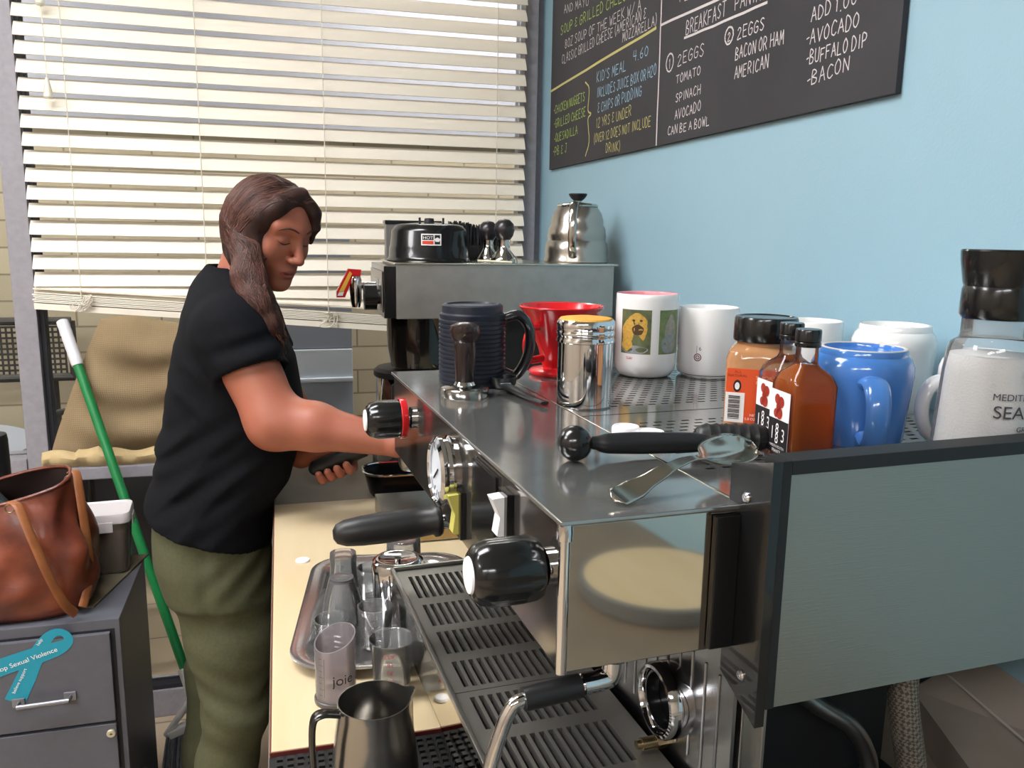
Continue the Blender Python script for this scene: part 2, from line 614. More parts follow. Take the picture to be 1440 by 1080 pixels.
# ------------------------------------------------------------------ the blind
bl = thing('window_blind', 'cream horizontal slatted blind over the window, bottom rail hanging slanted', 'blind', (0, 2.445, 0))
sl = MB()
bl_x0, bl_x1 = -0.622, 0.712
z = 1.313 - 2 * 0.0445
k = 0
while z < 2.6:
    tilt = math.radians(58)
    hw = 0.0212
    zl = (1.291, 1.297)[k] if k < 2 else z                      # the lowest two fan out towards the right
    zr_ = (1.222, 1.262)[k] if k < 2 else z
    Ms = Matrix.Identity(4)
    Ms[2][0] = (zr_ - zl) / (bl_x1 - bl_x0)
    M = Matrix.Translation((0, 0, zl - Ms[2][0] * bl_x0)) @ Ms @ Matrix.Rotation(tilt, 4, 'X')
    n = 10
    vs, fs = [], []
    for i in range(n + 1):
        x = bl_x0 + (bl_x1 - bl_x0) * i / n
        sag = -0.0035 * math.sin(PI * i / n) * (1 if k % 3 else 1.2)
        for (yy, cz) in ((-hw, 0), (-hw * 0.5, 0.0016), (0, 0.0022), (hw * 0.5, 0.0016), (hw, 0)):
            vs.append((x, yy, cz + sag * 0.6))
    for i in range(n):
        for j in range(4):
            a = i * 5 + j
            fs.append((a, a + 5, a + 6, a + 1))
    nv = len(vs)
    vs2 = vs + [(x, y, zz - 0.0022) for x, y, zz in vs]
    fs2 = fs + [tuple(q + nv for q in reversed(f)) for f in fs]
    for i in range(n):
        for j in (0, 4):
            a = i * 5 + j
            fs2.append((a, a + nv, a + 5 + nv, a + 5))
    for i in (0, n):
        for j in range(4):
            a = i * 5 + j
            fs2.append((a, a + 1, a + 1 + nv, a + nv))
    sl.add(vs2, fs2, 0, M)
    z += 0.0445
    k += 1
sl.build('slats', CREAM, bl)
# gathered slats and bottom rail, sloping down towards the right
st = MB()
za, zb = 1.285, 1.180
import itertools
for q in range(7):
    ya = za - 0.0045 * q + (0.006 if q == 0 else 0)
    yb = zb - 0.0045 * q + (0.020 if q == 0 else 0)
    d = 0.0035 * math.sin(q * 2.1)
    vs = [(bl_x0 + d, -0.024, ya), (bl_x1, -0.024, yb), (bl_x1, 0.024, yb), (bl_x0 + d, 0.024, ya)]
    vs += [(x, y, zz - 0.0032) for x, y, zz in vs]
    st.add(vs, [(0, 1, 2, 3), (7, 6, 5, 4), (0, 4, 5, 1), (1, 5, 6, 2), (2, 6, 7, 3), (3, 7, 4, 0)])
st.build('gathered_slats', CREAM, bl, flat=True)
ya, yb = za - 0.033, zb - 0.033
vs = [(bl_x0, -0.025, ya), (bl_x1, -0.025, yb), (bl_x1, 0.025, yb), (bl_x0, 0.025, ya)]
vs += [(x, y, zz - 0.016) for x, y, zz in vs]
MB().add(vs, [(0, 1, 2, 3), (7, 6, 5, 4), (0, 4, 5, 1), (1, 5, 6, 2), (2, 6, 7, 3), (3, 7, 4, 0)]).build('bottom_rail', CREAM, bl, flat=True)
MB().box((bl_x0, -0.03, 2.58), (bl_x1, 0.03, 2.62)).build('head_rail', CREAM, bl, flat=True)
CORD = mat('cream_cord', 'd9d2c2', 0.7)
for x in (-0.508, -0.193, 0.13, 0.62):
    zz = za + (zb - za) * (x - bl_x0) / (bl_x1 - bl_x0) - 0.012
    c = MB().tube([(x, -0.027, 2.6), (x, -0.027, zz)], 0.0013, 6)
    rnd = random.Random(int(x * 1000) + 7)
    if x != 0.62:
        for q in range(5):                                     # loose knot of cord at the rail
            pts = [(x + rnd.uniform(-0.028, 0.028), -0.030 - rnd.uniform(0, 0.012), zz + rnd.uniform(-0.035, 0.008)) for _ in range(5)]
            c.tube(pts, 0.0012, 5, smooth=5)
    c.build('ladder_cord', CORD, bl)
for x, zb_ in ((-0.548, 1.985), (-0.546, 1.765)):
    pc = MB().tube([(x, -0.036, 2.6), (x, -0.036, zb_ + 0.04)], 0.0012, 6).build('pull_cord', CORD, bl)
    MB().lathe([(0, 0.05), (0.004, 0.05), (0.0055, 0.042), (0.010, 0.018), (0.011, 0.004), (0.008, 0), (0, 0)], 20, TR((x, -0.036, zb_))).build('tassel', mat('tassel', 'ddd8c6', 0.4), pc)

# ------------------------------------------------------------------ counter, board, mat
CZ = 0.905
ct = thing('counter', 'taupe laminate worktop along the teal wall under the machine and board', 'counter', (0, 0, 0))
MB().box((-0.03, -0.75, 0.845), (0.775, 2.40, 0.885), bev=0.003).build('worktop', TAUPE, ct)
CAB = mat('dark_cabinet_panel', '3a3430', 0.6)
cb = MB().box((0.03, -0.72, 0.09), (0.77, 2.36, 0.845)).build('cabinet_body', CAB, ct, flat=True)
MB().box((0.08, -0.70, 0.0), (0.77, 2.34, 0.09)).build('toe_kick', BLACK_MATTE, ct, flat=True)
bd = thing('wooden_board', 'pale maple worktop board with a dark red edge under the espresso machine', 'board', (0, 0, 0))
MB().box((-0.026, 0.832, 0.885), (0.765, 1.665, CZ), bev=0.0015).build('board', MAPLE, bd)
MB().box((-0.0275, 0.8305, 0.886), (0.7655, 0.8318, CZ - 0.001)).box((-0.0275, 0.8318, 0.886), (-0.0262, 1.665, CZ - 0.001)).build('edge_band', mat('dark_red_edge', '6b2f2a', 0.5), bd, flat=True)
# black rubber bar mat with nubs
mt = MB().box((-0.028, 0.30, 0.885), (0.60, 0.829, 0.900))
for i in range(44):
    for j in range(22):
        x, y = -0.02 + i * 0.0105, 0.60 + j * 0.0103
        if x < 0.42:
            mt.box((x, y, 0.900), (x + 0.006, y + 0.006, 0.9045))
tag(mt.build('bar_mat', RUBBER, flat=True), 'black rubber bar mat with small nubs at the front of the counter', 'mat')

# ------------------------------------------------------------------ espresso machine
ROT = math.radians(3.0)
em = thing('espresso_machine', 'stainless steel espresso machine with black knobs and mugs stored on top', 'espresso machine', (0.184, 0.517, CZ), ROT)
Zb, Zt = 0.235, 0.346
hs = MB().box((0.004, 0.004, Zb + 0.002), (0.142, 0.636, Zt))
hs.box((0.146, 0.10, 0.02), (0.40, 0.636, 0.27))
hs.box((0.146, 0.0, 0.27), (0.578, 0.636, Zt - 0.006))
hs.build('housing', BLACK_MATTE, em, flat=True)
MB().box((0.0, 0.003, Zb), (0.0035, 0.64, Zt), bev=0.0012).build('front_panel', MIRROR_DARK, em)
MB().box((0.003, 0.0, Zb), (0.140, 0.0035, Zt), bev=0.0012).build('end_panel', MIRROR, em)
MB().box((0.003, 0.6365, Zb), (0.58, 0.64, Zt - 0.003), bev=0.0012).build('end_panel', MIRROR, em)
MB().tube([(0.001, 0.001, Zb), (0.001, 0.001, Zt - 0.004)], 0.0042, 14).lathe([(0, 0.012), (0.0056, 0.012), (0.006, 0.006), (0.0058, 0), (0, 0)], 16, TR((0.001, 0.001, Zt - 0.0105))).build('corner_trim', CHROME, em)
MB().box((-0.004, -0.004, Zt), (0.1412, 0.643, Zt + 0.004), bev=0.0016).build('top_plate', STEEL_TOP, em)
# cup tray: two stainless plates with staggered slots, bright folded seams
HZ = Zt - 0.001


def slotted(x0, x1, y0, y1, sx0, sx1, sy0, sy1):
    m = MB()
    rows = []
    y = sy0
    r = 0
    edges = [y0]
    while y + 0.012 < sy1:
        rows.append((y, y + 0.0045, r))
        y += 0.0135
        r += 1
    cur = y0
    for ya, yb, r in rows:
        m.plate([x0, x1], [cur, ya], set(), HZ - 0.0012, HZ)
        xs = [x0]
        hol = set()
        x = sx0 + (0.0085 if r % 2 else 0)
        while x + 0.010 < sx1:
            xs += [x, x + 0.0095]
            hol.add((len(xs) - 2, 0))
            x += 0.017
        xs.append(x1)
        m.plate(xs, [ya, yb], hol, HZ - 0.0012, HZ)
        cur = yb
    m.plate([x0, x1], [cur, y1], set(), HZ - 0.0012, HZ)
    return m


slotted(0.143, 0.58, 0.327, 0.640, 0.19, 0.55, 0.365, 0.60).build('cup_tray', STEEL_TOP, em, flat=True)
slotted(0.143, 0.58, -0.010, 0.324, 0.175, 0.54, 0.10, 0.30).build('cup_tray', STEEL_TOP, em, flat=True)
MB().box((0.1405, -0.004, Zt + 0.0005), (0.1435, 0.643, Zt + 0.0045), bev=0.001).build('seam_strip', mat('bright_edge', 'd8d4c8', 0.2, 1.0), em)

# gauge on the front face (axis along -x)
AX = Matrix.Rotation(-PI / 2, 4, 'Y')
g = Matrix.Translation((0, 0.305, 0.301)) @ AX
ga = MB().lathe([(0, 0), (0.036, 0), (0.037, 0.006), (0.034, 0.008), (0.0335, 0.012), (0.0365, 0.014), (0.0365, 0.018), (0.032, 0.021), (0.0305, 0.019), (0.0305, 0.016), (0, 0.016)], 48, g).build('pressure_gauge', CHROME, em)
MB().lathe([(0.030, 0.0162), (0.030, 0.0166), (0, 0.0166)], 40, g).build('dial_face', mat('dial_white', 'd5dce6', 0.25), ga)
nd = MB()
for q in range(13):
    a = math.radians(-210 + q * 20)
    nd.box((0.022, -0.0006, 0.0167), (0.028, 0.0006, 0.0171), M=g @ Matrix.Rotation(a, 4, 'Z'))
nd.box((-0.004, -0.0009, 0.0172), (0.02, 0.0009, 0.0178), M=g @ Matrix.Rotation(2.2, 4, 'Z'))
nd.build('dial_marks', INK, ga, flat=True)

# switches
MB().box((-0.004, 0.150, 0.262), (0.0, 0.222, 0.338), bev=0.0015).build('switch_panel', BLACK, em)


def rocker(v, z0, z1, m, name):
    p = MB().box((-0.006, v - 0.014, z0 - 0.004), (0.0, v + 0.011, z1 + 0.004), bev=0.001).build('rocker_switch', BLACK, em)
    zc = (z0 + z1) / 2
    poly = [(-0.006, z0), (-0.012, z0 + 0.002), (-0.0095, zc), (-0.0165, z1 - 0.001), (-0.006, z1)]
    MB().prism(poly, v - 0.007, v + 0.008, Matrix(((1, 0, 0, 0), (0, 0, 1, 0), (0, 1, 0, 0), (0, 0, 0, 1)))).build('rocker', m, p, flat=True)


rocker(0.122, 0.296, 0.331, WHITE_PL, 'white')
rocker(0.268, 0.246, 0.288, mat('yellow_rocker', 'c3bd62', 0.35), 'yellow')


# steam knobs
def knob(v, z, ring):
    M = Matrix.Translation((0, v, z)) @ AX
    k = MB()
    n = 8
    prof = [(0.0, 0.009), (0.0215, 0.009), (0.0235, 0.013), (0.0245, 0.023), (0.0245, 0.046), (0.0215, 0.056), (0.016, 0.060), (0, 0.060)]
    vs, fs = [], []
    seg = 64
    for r, h in prof:
        for q in range(seg):
            a = 2 * PI * q / seg
            f = 1 - 0.055 * (0.5 + 0.5 * math.cos(n * a)) ** 3 if 0.012 < h < 0.058 else 1
            vs.append((r * f * math.cos(a), r * f * math.sin(a), h))
    for i in range(len(prof) - 1):
        for q in range(seg):
            fs.append((i * seg + q, i * seg + (q + 1) % seg, (i + 1) * seg + (q + 1) % seg, (i + 1) * seg + q))
    k.add(vs, fs, 0, M)
    o = k.build('steam_knob', BLACK, em, sharp=50)
    MB().lathe([(0, 0.0600), (0.0135, 0.0602), (0.0128, 0.0618), (0.006, 0.0626), (0, 0.0627)], 32, M).build('end_cap', WHITE_PL, o)
    MB().lathe([(0.014, 0), (0.014, 0.004), (0.0095, 0.006), (0.0095, 0.0095)], 28, M).build('collar', CHROME, o)
    if ring:
        MB().lathe([(0.0252, 0.010), (0.0258, 0.011), (0.0258, 0.0175), (0.0248, 0.0185)], 40, M).build('colour_ring', RED, o)


knob(0.027, 0.306, False)
knob(0.510, 0.312, True)

# group head and portafilter
GV = 0.35
gh = MB().lathe([(0, 0.24), (0.036, 0.24), (0.038, 0.232), (0.038, 0.206), (0.035, 0.200), (0, 0.200)], 40, TR((0.085, GV, 0))).build('group_head', CHROME, em)
pf = MB().lathe([(0, 0.1995), (0.0335, 0.1995), (0.034, 0.190), (0.031, 0.180), (0.012, 0.177), (0, 0.177)], 40, TR((0.085, GV, 0)))
pf.tube([(0.055, GV, 0.208), (0.012, GV, 0.227), (-0.012, GV, 0.231)], [0.011, 0.009, 0.0075], 14, smooth=4)
pf = pf.build('portafilter', CHROME, em)
hd = MB()
hx = [(-0.003, .0165), (-0.006, .0185), (-0.0105, .0185), (-0.013, .0155), (-0.035, .0168), (-0.065, .0172), (-0.09, .0162), (-0.108, .0142), (-0.117, .0105), (-0.1205, .005)]
hd.tube([(x, GV, 0.2315 - (x + 0.003) * -0.05) for x, r in hx], [r for x, r in hx], 28)
hd.build('handle', RUBBER, pf, sharp=60)

# steam wand: elbow under the housing, rubber grip, chrome tube
wd = MB().lathe([(0, Zb), (0.014, Zb), (0.014, 0.222), (0.010, 0.216), (0, 0.216)], 24, TR((0.062, 0.040, 0)))
wd.tube([(0.062, 0.040, 0.222), (0.060, 0.040, 0.203), (0.050, 0.040, 0.199), (0.036, 0.040, 0.198)], 0.0085, 16, smooth=6)
wd.tube([(0.040, 0.040, 0.198), (-0.012, 0.040, 0.194), (-0.024, 0.040, 0.186), (-0.032, 0.040, 0.166), (-0.042, 0.040, 0.132), (-0.062, 0.038, 0.074), (-0.068, 0.038, 0.052)], 0.0058, 16, smooth=6)
wd = wd.build('steam_wand', CHROME, em)
MB().tube([(0.034, 0.040, 0.1976), (-0.013, 0.040, 0.194)], 0.0093, 18).build('rubber_grip', RUBBER, wd)

# drip tray: pan with a lip and two slotted covers
pan = MB()
u0, u1, v0, v1, zt = -0.024, 0.135, -0.16, 0.548, 0.096
pan.box((u0, v0, 0.036), (u0 + 0.003, v1, zt - 0.003)).box((u0, v1 - 0.003, 0.036), (u1, v1, zt)).box((u0, v0, 0.036), (u1, v0 + 0.003, zt)).box((u0, v0, 0.034), (u1, v1, 0.038))
dp = pan.build('drip_tray', MIRROR, em, flat=True)
MB().box((u0 - 0.001, v0, zt - 0.004), (u0 + 0.004, v1 + 0.001, zt + 0.002), bev=0.001).box((u0, v1 - 0.004, zt - 0.004), (u1, v1 + 0.001, zt + 0.002), bev=0.001).build('rim', BRUSHED, dp)
MB().box((u0 + 0.004, v0 + 0.003, 0.038), (u1, v1 - 0.003, 0.06)).build('tray_well', BLACK_MATTE, dp, flat=True)


def cover(va, vb, groups):
    xs, hol = [u0 + 0.005], set()
    n = 13
    w0, w1 = -0.0035, 0.105
    for k in range(n):
        c = w0 + (w1 - w0) * k / (n - 1)
        xs += [c - 0.0027, c + 0.0027]
    xs.append(u1 - 0.002)
    ys = [va]
    for a, b_ in groups:
        ys += [a, b_]
    ys.append(vb)
    for k in range(n):
        for j in range(len(groups)):
            hol.add((1 + 2 * k, 1 + 2 * j))
    m = MB().plate(xs, ys, hol, zt - 0.011, zt - 0.003)
    return m.build('drip_cover', mat('dark_brushed_steel', '94918b', 0.36, 0.85, bump=(30, 0.04)), dp, flat=True)


cover(0.2275, v1 - 0.006, [(0.236, 0.288), (0.306, 0.358), (0.374, 0.432), (0.452, 0.520)][:4])
cover(v0 + 0.004, 0.2262, [(-0.145, -0.093), (-0.075, -0.023), (-0.005, 0.047), (0.078, 0.142), (0.160, 0.216)])
MB().box((0.142, -0.02, 0.0), (0.40, 0.60, 0.02)).build('base', BLACK_MATTE, em, flat=True)


# back splash with pressed ribs
bsx = 0.1405
bs_ = MB().box((bsx, -0.01, 0.085), (bsx + 0.003, 0.62, Zb))
for k in range(30):
    vv = 0.01 + k * 0.02
    bs_.tube([(bsx - 0.0002, vv, 0.11), (bsx - 0.0002, vv - 0.0, 0.205)], 0.0012, 8)
bs_.build('back_splash', mat('back_splash_steel', '98989a', 0.25, 1.0), em)
M = Matrix.Translation((bsx, 0.073, 0.150)) @ AX
rg = MB().lathe([(0.026, 0), (0.0315, 0.0), (0.0325, 0.004), (0.0325, 0.019), (0.0305, 0.022), (0.0280, 0.0225), (0.0265, 0.020), (0.026, 0.003)], 48, M).build('port_ring', CHROME, em)
MB().lathe([(0.0262, 0.004), (0, 0.004)], 40, M).lathe([(0.0255, 0.0045), (0.0255, 0.017), (0.0235, 0.017), (0.0235, 0.0045)], 40, M).build('port_hole', BLACK, rg)
BRASS = mat('aged_brass', '9b8a6a', 0.3, 1.0)
vb_ = MB().tube([(bsx, 0.088, 0.100), (bsx - 0.010, 0.088, 0.100)], 0.0068, 6).tube([(bsx - 0.010, 0.088, 0.100), (bsx - 0.024, 0.088, 0.100)], 0.0055, 14).tube([(bsx - 0.024, 0.088, 0.100), (bsx - 0.029, 0.088, 0.100)], 0.0038, 14)
vb_.build('drain_fitting', BRASS, em)

# side frame: black bracket and grey panel
SP = -0.040
br_ = MB()
poly = [(SP, 0.392), (0.010, 0.378), (0.010, 0.342), (0.024, 0.340), (0.024, 0.236), (0.008, 0.236), (0.008, 0.212), (SP, 0.190)]
Mside = Matrix(((0, 0, 1, 0), (1, 0, 0, 0), (0, 1, 0, 0), (0, 0, 0, 1)))
br_.prism(poly, 0.1385, 0.1465, Mside)
br_.box((0.118, -0.0065, 0.238), (0.1384, -0.0005, 0.343), bev=0.001)
br_.build('side_bracket', BLACK, em)
sp_ = MB()
for (a, b_) in (((0.1466, SP, 0.203), (0.1545, SP + 0.022, 0.392)), ((0.1545, SP, 0.3815), (0.590, SP + 0.022, 0.392)), ((0.582, SP, 0.203), (0.590, SP + 0.022, 0.3815))):
    sp_.box(a, b_, bev=0.0008)
sf = sp_.build('side_frame', BLACK_MATTE, em)
MB().box((0.1545, SP + 0.002, 0.203), (0.582, SP + 0.020, 0.3815)).build('side_panel', mat('satin_side_panel', '8f918a', 0.36, 0.75, bump=(24, 0.10), stretch=(2.0, 1, 40)), sf, flat=True)
SC = MB()
for v, z in ((-0.012, 0.358), (-0.020, 0.222)):
    SC.lathe([(0.0042, 0), (0.0042, 0.0010), (0.003, 0.0022), (0.0016, 0.0022), (0.0014, 0.0012), (0, 0.0012)], 18, Matrix.Translation((0.1385, v, z)) @ AX)
SC.build('screw', CHROME, sf)
ch = MB().box((0.1475, -0.012, 0.0), (0.1495, 0.012, 0.205), bev=0.0006).box((0.1495, -0.012, 0.0), (0.163, -0.010, 0.205)).box((0.163, -0.018, 0.0), (0.166, 0.012, 0.205), bev=0.0006).box((0.1445, 0.012, 0.0), (0.166, 0.014, 0.205))
ch.build('corner_channel', BRUSHED, em, flat=True)
# plumbing seen under the side panel
MB().tube([(0.235, 0.068, 0.26), (0.262, 0.068, 0.15), (0.279, 0.068, 0.125), (0.325, 0.066, 0.092), (0.350, 0.066, 0.055), (0.354, 0.066, 0.021)], 0.0085, 14, smooth=7).build('bent_pipe', BRUSHED, em)
MB().box((0.17, 0.03, 0.021), (0.20, 0.099, 0.27)).build('inner_frame', BLACK_MATTE, em, flat=True)
hm = mat('braided_hose', '6f675d', 0.45, 0.4)
nt = hm.node_tree
tcn = nt.nodes.new('ShaderNodeTexCoord')
mpn = nt.nodes.new('ShaderNodeMapping')
mpn.inputs['Rotation'].default_value = (0, 0.8, 0.8)
ck = nt.nodes.new('ShaderNodeTexChecker')
ck.inputs['Scale'].default_value = 330
ck.inputs['Color1'].default_value = lin('8c8377')
ck.inputs['Color2'].default_value = lin('564f47')
nt.links.new(tcn.outputs['Object'], mpn.inputs[0])
nt.links.new(mpn.outputs[0], ck.inputs['Vector'])
nt.links.new(ck.outputs['Color'], nt.nodes['Principled BSDF'].inputs['Base Color'])
MB().tube([(0.336, 0.026, 0.27), (0.342, 0.026, 0.153), (0.362, 0.026, 0.07), (0.368, 0.024, 0.021)], 0.0135, 18, smooth=5).build('braided_hose', hm, em)

# cardboard box on the counter behind the machine, by the wall
cbx = thing('cardboard_box', 'flattened grey brown cardboard box against the teal wall under the grey side panel', 'box', (0, 0, 0))
CBM = mat('grey_cardboard', '968a7e', 0.8, var=(12, '8a7e72'))
vs = [(.700, .735, .886), (.612, .495, .886), (.778, .495, .886), (.778, .725, .886), (.700, .735, .930), (.612, .495, .930), (.778, .495, .958), (.778, .725, .972)]
MB().add(vs, [(3, 2, 1, 0), (4, 5, 6, 7), (0, 1, 5, 4), (1, 2, 6, 5), (2, 3, 7, 6), (3, 0, 4, 7)]).build('box_body', CBM, cbx, flat=True)
MB().add([(.738, .7335, .9495), (.700, .495, .9455), (.703, .495, .9462), (.741, .7335, .9503)], [(0, 1, 2, 3)]).build('fold_line', mat('pale_fold', 'b3a89b', 0.8), cbx, flat=True)

# ------------------------------------------------------------------ things kept on top of the machine
TOP = CZ + 0.350            # top plate
TRY = CZ + HZ               # cup tray


def add_inverted_handle(mb, r, h, z0, ang, drop=True, w=0.0075, out=0.034, low=0.16, high=0.74):
    """D-shaped mug handle in the plane of angle ang."""
    ca, sa = math.cos(ang), math.sin(ang)
    pts = []
    for rr, zz in ((r - 0.004, low), (r + out * 0.62, low - 0.03), (r + out, (low + high) / 2 - 0.08), (r + out * 0.95, high - 0.12), (r + out * 0.5, high + 0.02), (r - 0.004, high)):
        pts.append((rr * ca, rr * sa, z0 + zz * h))
    mb.tube(pts, [w, w, w, w * 1.05, w * 1.15, w * 1.3], 14, smooth=7, flat=(1.25, 0.75))


# navy ribbed tumbler standing upside down
t = thing('ribbed_mug', 'dark navy ribbed insulated mug standing upside down behind the tamper', 'mug', (0.2385, 1.047, TOP))
NAVY = mat('navy_plastic', '1f2430', 0.38)
pr = [(0, 0.0), (0.042, 0.0)]
for k in range(15):
    z = 0.004 + k * 0.0056
    pr += [(0.0435, z), (0.0435, z + 0.0026), (0.0418, z + 0.0034), (0.0418, z + 0.0052)]
pr += [(0.0425, 0.089), (0.0425, 0.092), (0.0395, 0.094), (0.0395, 0.103), (0.037, 0.105), (0.034, 0.105), (0.033, 0.1025), (0, 0.1025)]
MB().lathe(pr, 56).build('body', NAVY, t, sharp=50)
h = MB()
h.tube([(0.039, -0.006, 0.016), (0.058, -0.010, 0.012), (0.073, -0.012, 0.04), (0.074, -0.012, 0.072), (0.060, -0.010, 0.090), (0.040, -0.006, 0.086)], 0.0085, 14, smooth=7, flat=(1.3, 0.8))
h.build('handle', mat('black_handle', '17181c', 0.2, coat=0.3), t)

# wooden handled tamper
t = thing('tamper', 'coffee tamper with a dark wooden handle and round steel base on the machine front edge', 'tamper', (0.2115, 0.967, TOP))
MB().lathe([(0, 0), (0.0285, 0), (0.029, 0.001), (0.029, 0.010), (0.0275, 0.0115), (0.0135, 0.014), (0.0115, 0.018), (0, 0.018)], 48).build('steel_base', STEEL, t)
MB().lathe([(0.0105, 0.015), (0.0112, 0.020), (0.0125, 0.045), (0.0132, 0.060), (0.0125, 0.066), (0.0168, 0.072), (0.0185, 0.080), (0.0172, 0.086), (0.010, 0.0895), (0, 0.0905)], 36).build('wooden_handle', mat('dark_turned_wood', '231516', 0.22, coat=0.4), t)

# red pour-over dripper
t = thing('coffee_dripper', 'red plastic cone coffee dripper on its round base', 'dripper', (0.389, 1.13, TRY))
d = MB().lathe([(0.016, 0), (0.044, 0), (0.0455, 0.002), (0.0455, 0.005), (0.043, 0.007), (0.026, 0.010), (0.026, 0.013)], 56)
d.build('base_disc', RED, t)
n = 56
pr = [(0.024, 0.009), (0.027, 0.014), (0.0335, 0.040), (0.0565, 0.092), (0.0605, 0.096), (0.0615, 0.098), (0.0600, 0.0995), (0.0565, 0.098), (0.0315, 0.042), (0.0, 0.018)]
MB().lathe(pr, n).build('cone', RED, t)
h = MB().tube([(-0.043, -0.028, 0.072), (-0.056, -0.034, 0.070), (-0.064, -0.040, 0.050), (-0.058, -0.036, 0.028), (-0.034, -0.018, 0.026)], 0.0055, 12, smooth=6)
h.build('handle', RED, t)

# stainless shaker with orange top
t = thing('shaker', 'stainless steel shaker with an orange top on the machine', 'shaker', (0.3435, 0.909, TRY))
MB().lathe([(0, 0), (0.031, 0), (0.0325, 0.002), (0.0325, 0.076), (0.0345, 0.077), (0.0345, 0.080), (0.0335, 0.082), (0.0335, 0.0835), (0.0345, 0.085), (0.0345, 0.089), (0.0338, 0.090), (0.0338, 0.0915), (0.0345, 0.093), (0.0342, 0.100), (0.0325, 0.1025), (0.0315, 0.1028)], 48).build('body', CHROME, t)
MB().lathe([(0.0316, 0.1026), (0.0300, 0.1045), (0.015, 0.1062), (0, 0.1065)], 40).build('orange_top', mat('orange_powder', 'd9a040', 0.6), t)

# photo mug with pink inside
t = thing('photo_mug', 'tall white mug with pink inside and two dog photographs', 'mug', (0.5075, 1.097, TRY))
R0 = 0.0445
MB().lathe([(0, 0.0), (0.032, 0.0), (0.038, 0.003), (0.0425, 0.011), (R0, 0.020), (R0, 0.112), (0.0442, 0.1175), (0.0433, 0.119)], 64).build('body', WHITE, t)
MB().lathe([(0.0433, 0.119), (0.0420, 0.1185), (0.0412, 0.116), (0.0410, 0.020), (0, 0.015)], 64).build('pink_lining', mat('pink_glaze', 'e79aa2', 0.2, coat=0.3), t)
aC = math.atan2(-1.097, -0.5075)                 # direction from the mug towards where one stands
ph = MB()
mats = [mat('photo_dark_green', '47513a', 0.3, var=(90, '6b6f4c')), mat('dog_tan', 'b98d3f', 0.4, var=(300, 'd0a850')), mat('dog_dark', '4c3522', 0.4), mat('photo_rock', '7d8288', 0.4, var=(160, '94989c')), mat('photo_leaf', '5f7348', 0.4, var=(120, '7d8a5a')), mat('photo_grey', '868a84', 0.4, var=(200, 'a39c86'))]
r = R0 + 0.0003
arc_patch(ph, r, aC - 0.86, aC + 0.16, 0.036, 0.098, 14, 0)
arc_patch(ph, r, aC + 0.42, aC + 1.30, 0.036, 0.098, 14, 4)
r += 0.0002
arc_blob(ph, r, aC - 0.62, 0.066, 0.0085, 0.017, 1, wob=0.07)
arc_blob(ph, r + .0001, aC - 0.30, 0.078, 0.0150, 0.0155, 1, wob=0.05)
arc_blob(ph, r + .0002, aC - 0.50, 0.070, 0.0060, 0.016, 1, wob=0.08, ph=1)
arc_blob(ph, r + .0002, aC - 0.10, 0.072, 0.0060, 0.016, 1, wob=0.08, ph=2)
arc_blob(ph, r + .0003, aC - 0.26, 0.070, 0.0085, 0.0075, 2, wob=0.05)
arc_blob(ph, r + .0003, aC - 0.40, 0.083, 0.0022, 0.0016, 2)
arc_blob(ph, r + .0003, aC - 0.16, 0.083, 0.0022, 0.0016, 2)
arc_blob(ph, r + .0001, aC - 0.36, 0.042, 0.0200, 0.0058, 3, wob=0.05)
arc_blob(ph, r + .0002, aC - 0.62, 0.050, 0.0090, 0.0100, 1, wob=0.1, ph=3)
arc_blob(ph, r + .0002, aC + 0.86, 0.064, 0.0110, 0.0270, 5, wob=0.07)
arc_blob(ph, r + .0003, aC + 0.80, 0.050, 0.0140, 0.0130, 3, wob=0.06)
ph.build('photo_print', mats, t, flat=True)
tx = MB()
wrap_text(tx, 'TOBY', 0.0042, R0 + 0.0003, aC - 0.52, 0.0285)
arc_patch(tx, R0 + .0003, aC - 0.62, aC - 0.42, 0.0282, 0.0288, 4)
tx.build('lettering', mat('red_print', 'b9424c', 0.4), t, flat=True)
hh = MB()
add_inverted_handle(hh, 0.0430, 0.12, 0, aC + 2.6)
hh.build('handle', WHITE, t)

# white mug with a small round spiral emblem
t = thing('white_mug', 'straight white mug with a small purple spiral emblem', 'mug', (0.602, 1.087, TRY), 0)
R1 = 0.0437
MB().lathe([(0, 0.002), (0.037, 0.002), (0.0415, 0.004), (R1, 0.008), (R1, 0.096), (0.0428, 0.0995), (0.0412, 0.0995), (0.040, 0.097), (0.040, 0.012), (0, 0.009)], 64).lathe([(0.036, 0.0021), (0.036, 0), (0.033, 0), (0.033, 0.0021)], 48).build('body', WHITE, t)
aC = math.atan2(-1.087, -0.602) - 0.30
em_ = MB()
rr = R1 + 0.0003


def ring_print(mb, ac, zc, r_in, r_out, n=28):
    vs = []
    for k in range(n):
        a = 2 * PI * k / n
        for q in (r_in, r_out):
            vs.append((rr * math.cos(ac + q * math.cos(a) / rr), rr * math.sin(ac + q * math.cos(a) / rr), zc + q * math.sin(a)))
    mb.add(vs, [(2 * k, 2 * k + 1, (2 * k + 3) % (2 * n), (2 * k + 2) % (2 * n)) for k in range(n)])


ring_print(em_, aC, 0.030, 0.0042, 0.0056)
ring_print(em_, aC, 0.030, 0.0018, 0.0030)
arc_patch(em_, rr, aC - 0.010, aC + 0.010, 0.0296, 0.0304, 2)
arc_patch(em_, rr, aC - 0.022 - .02, aC - 0.010 - .02, 0.036, 0.0465, 2)
wrap_text(em_, '6', 0.0080, rr, aC + 0.07, 0.040)
em_.build('emblem', mat('purple_print', '6d3a4e', 0.4), t, flat=True)
hh = MB()
add_inverted_handle(hh, R1 - 0.001, 0.10, 0, aC + 2.9)
hh.build('handle', WHITE, t)

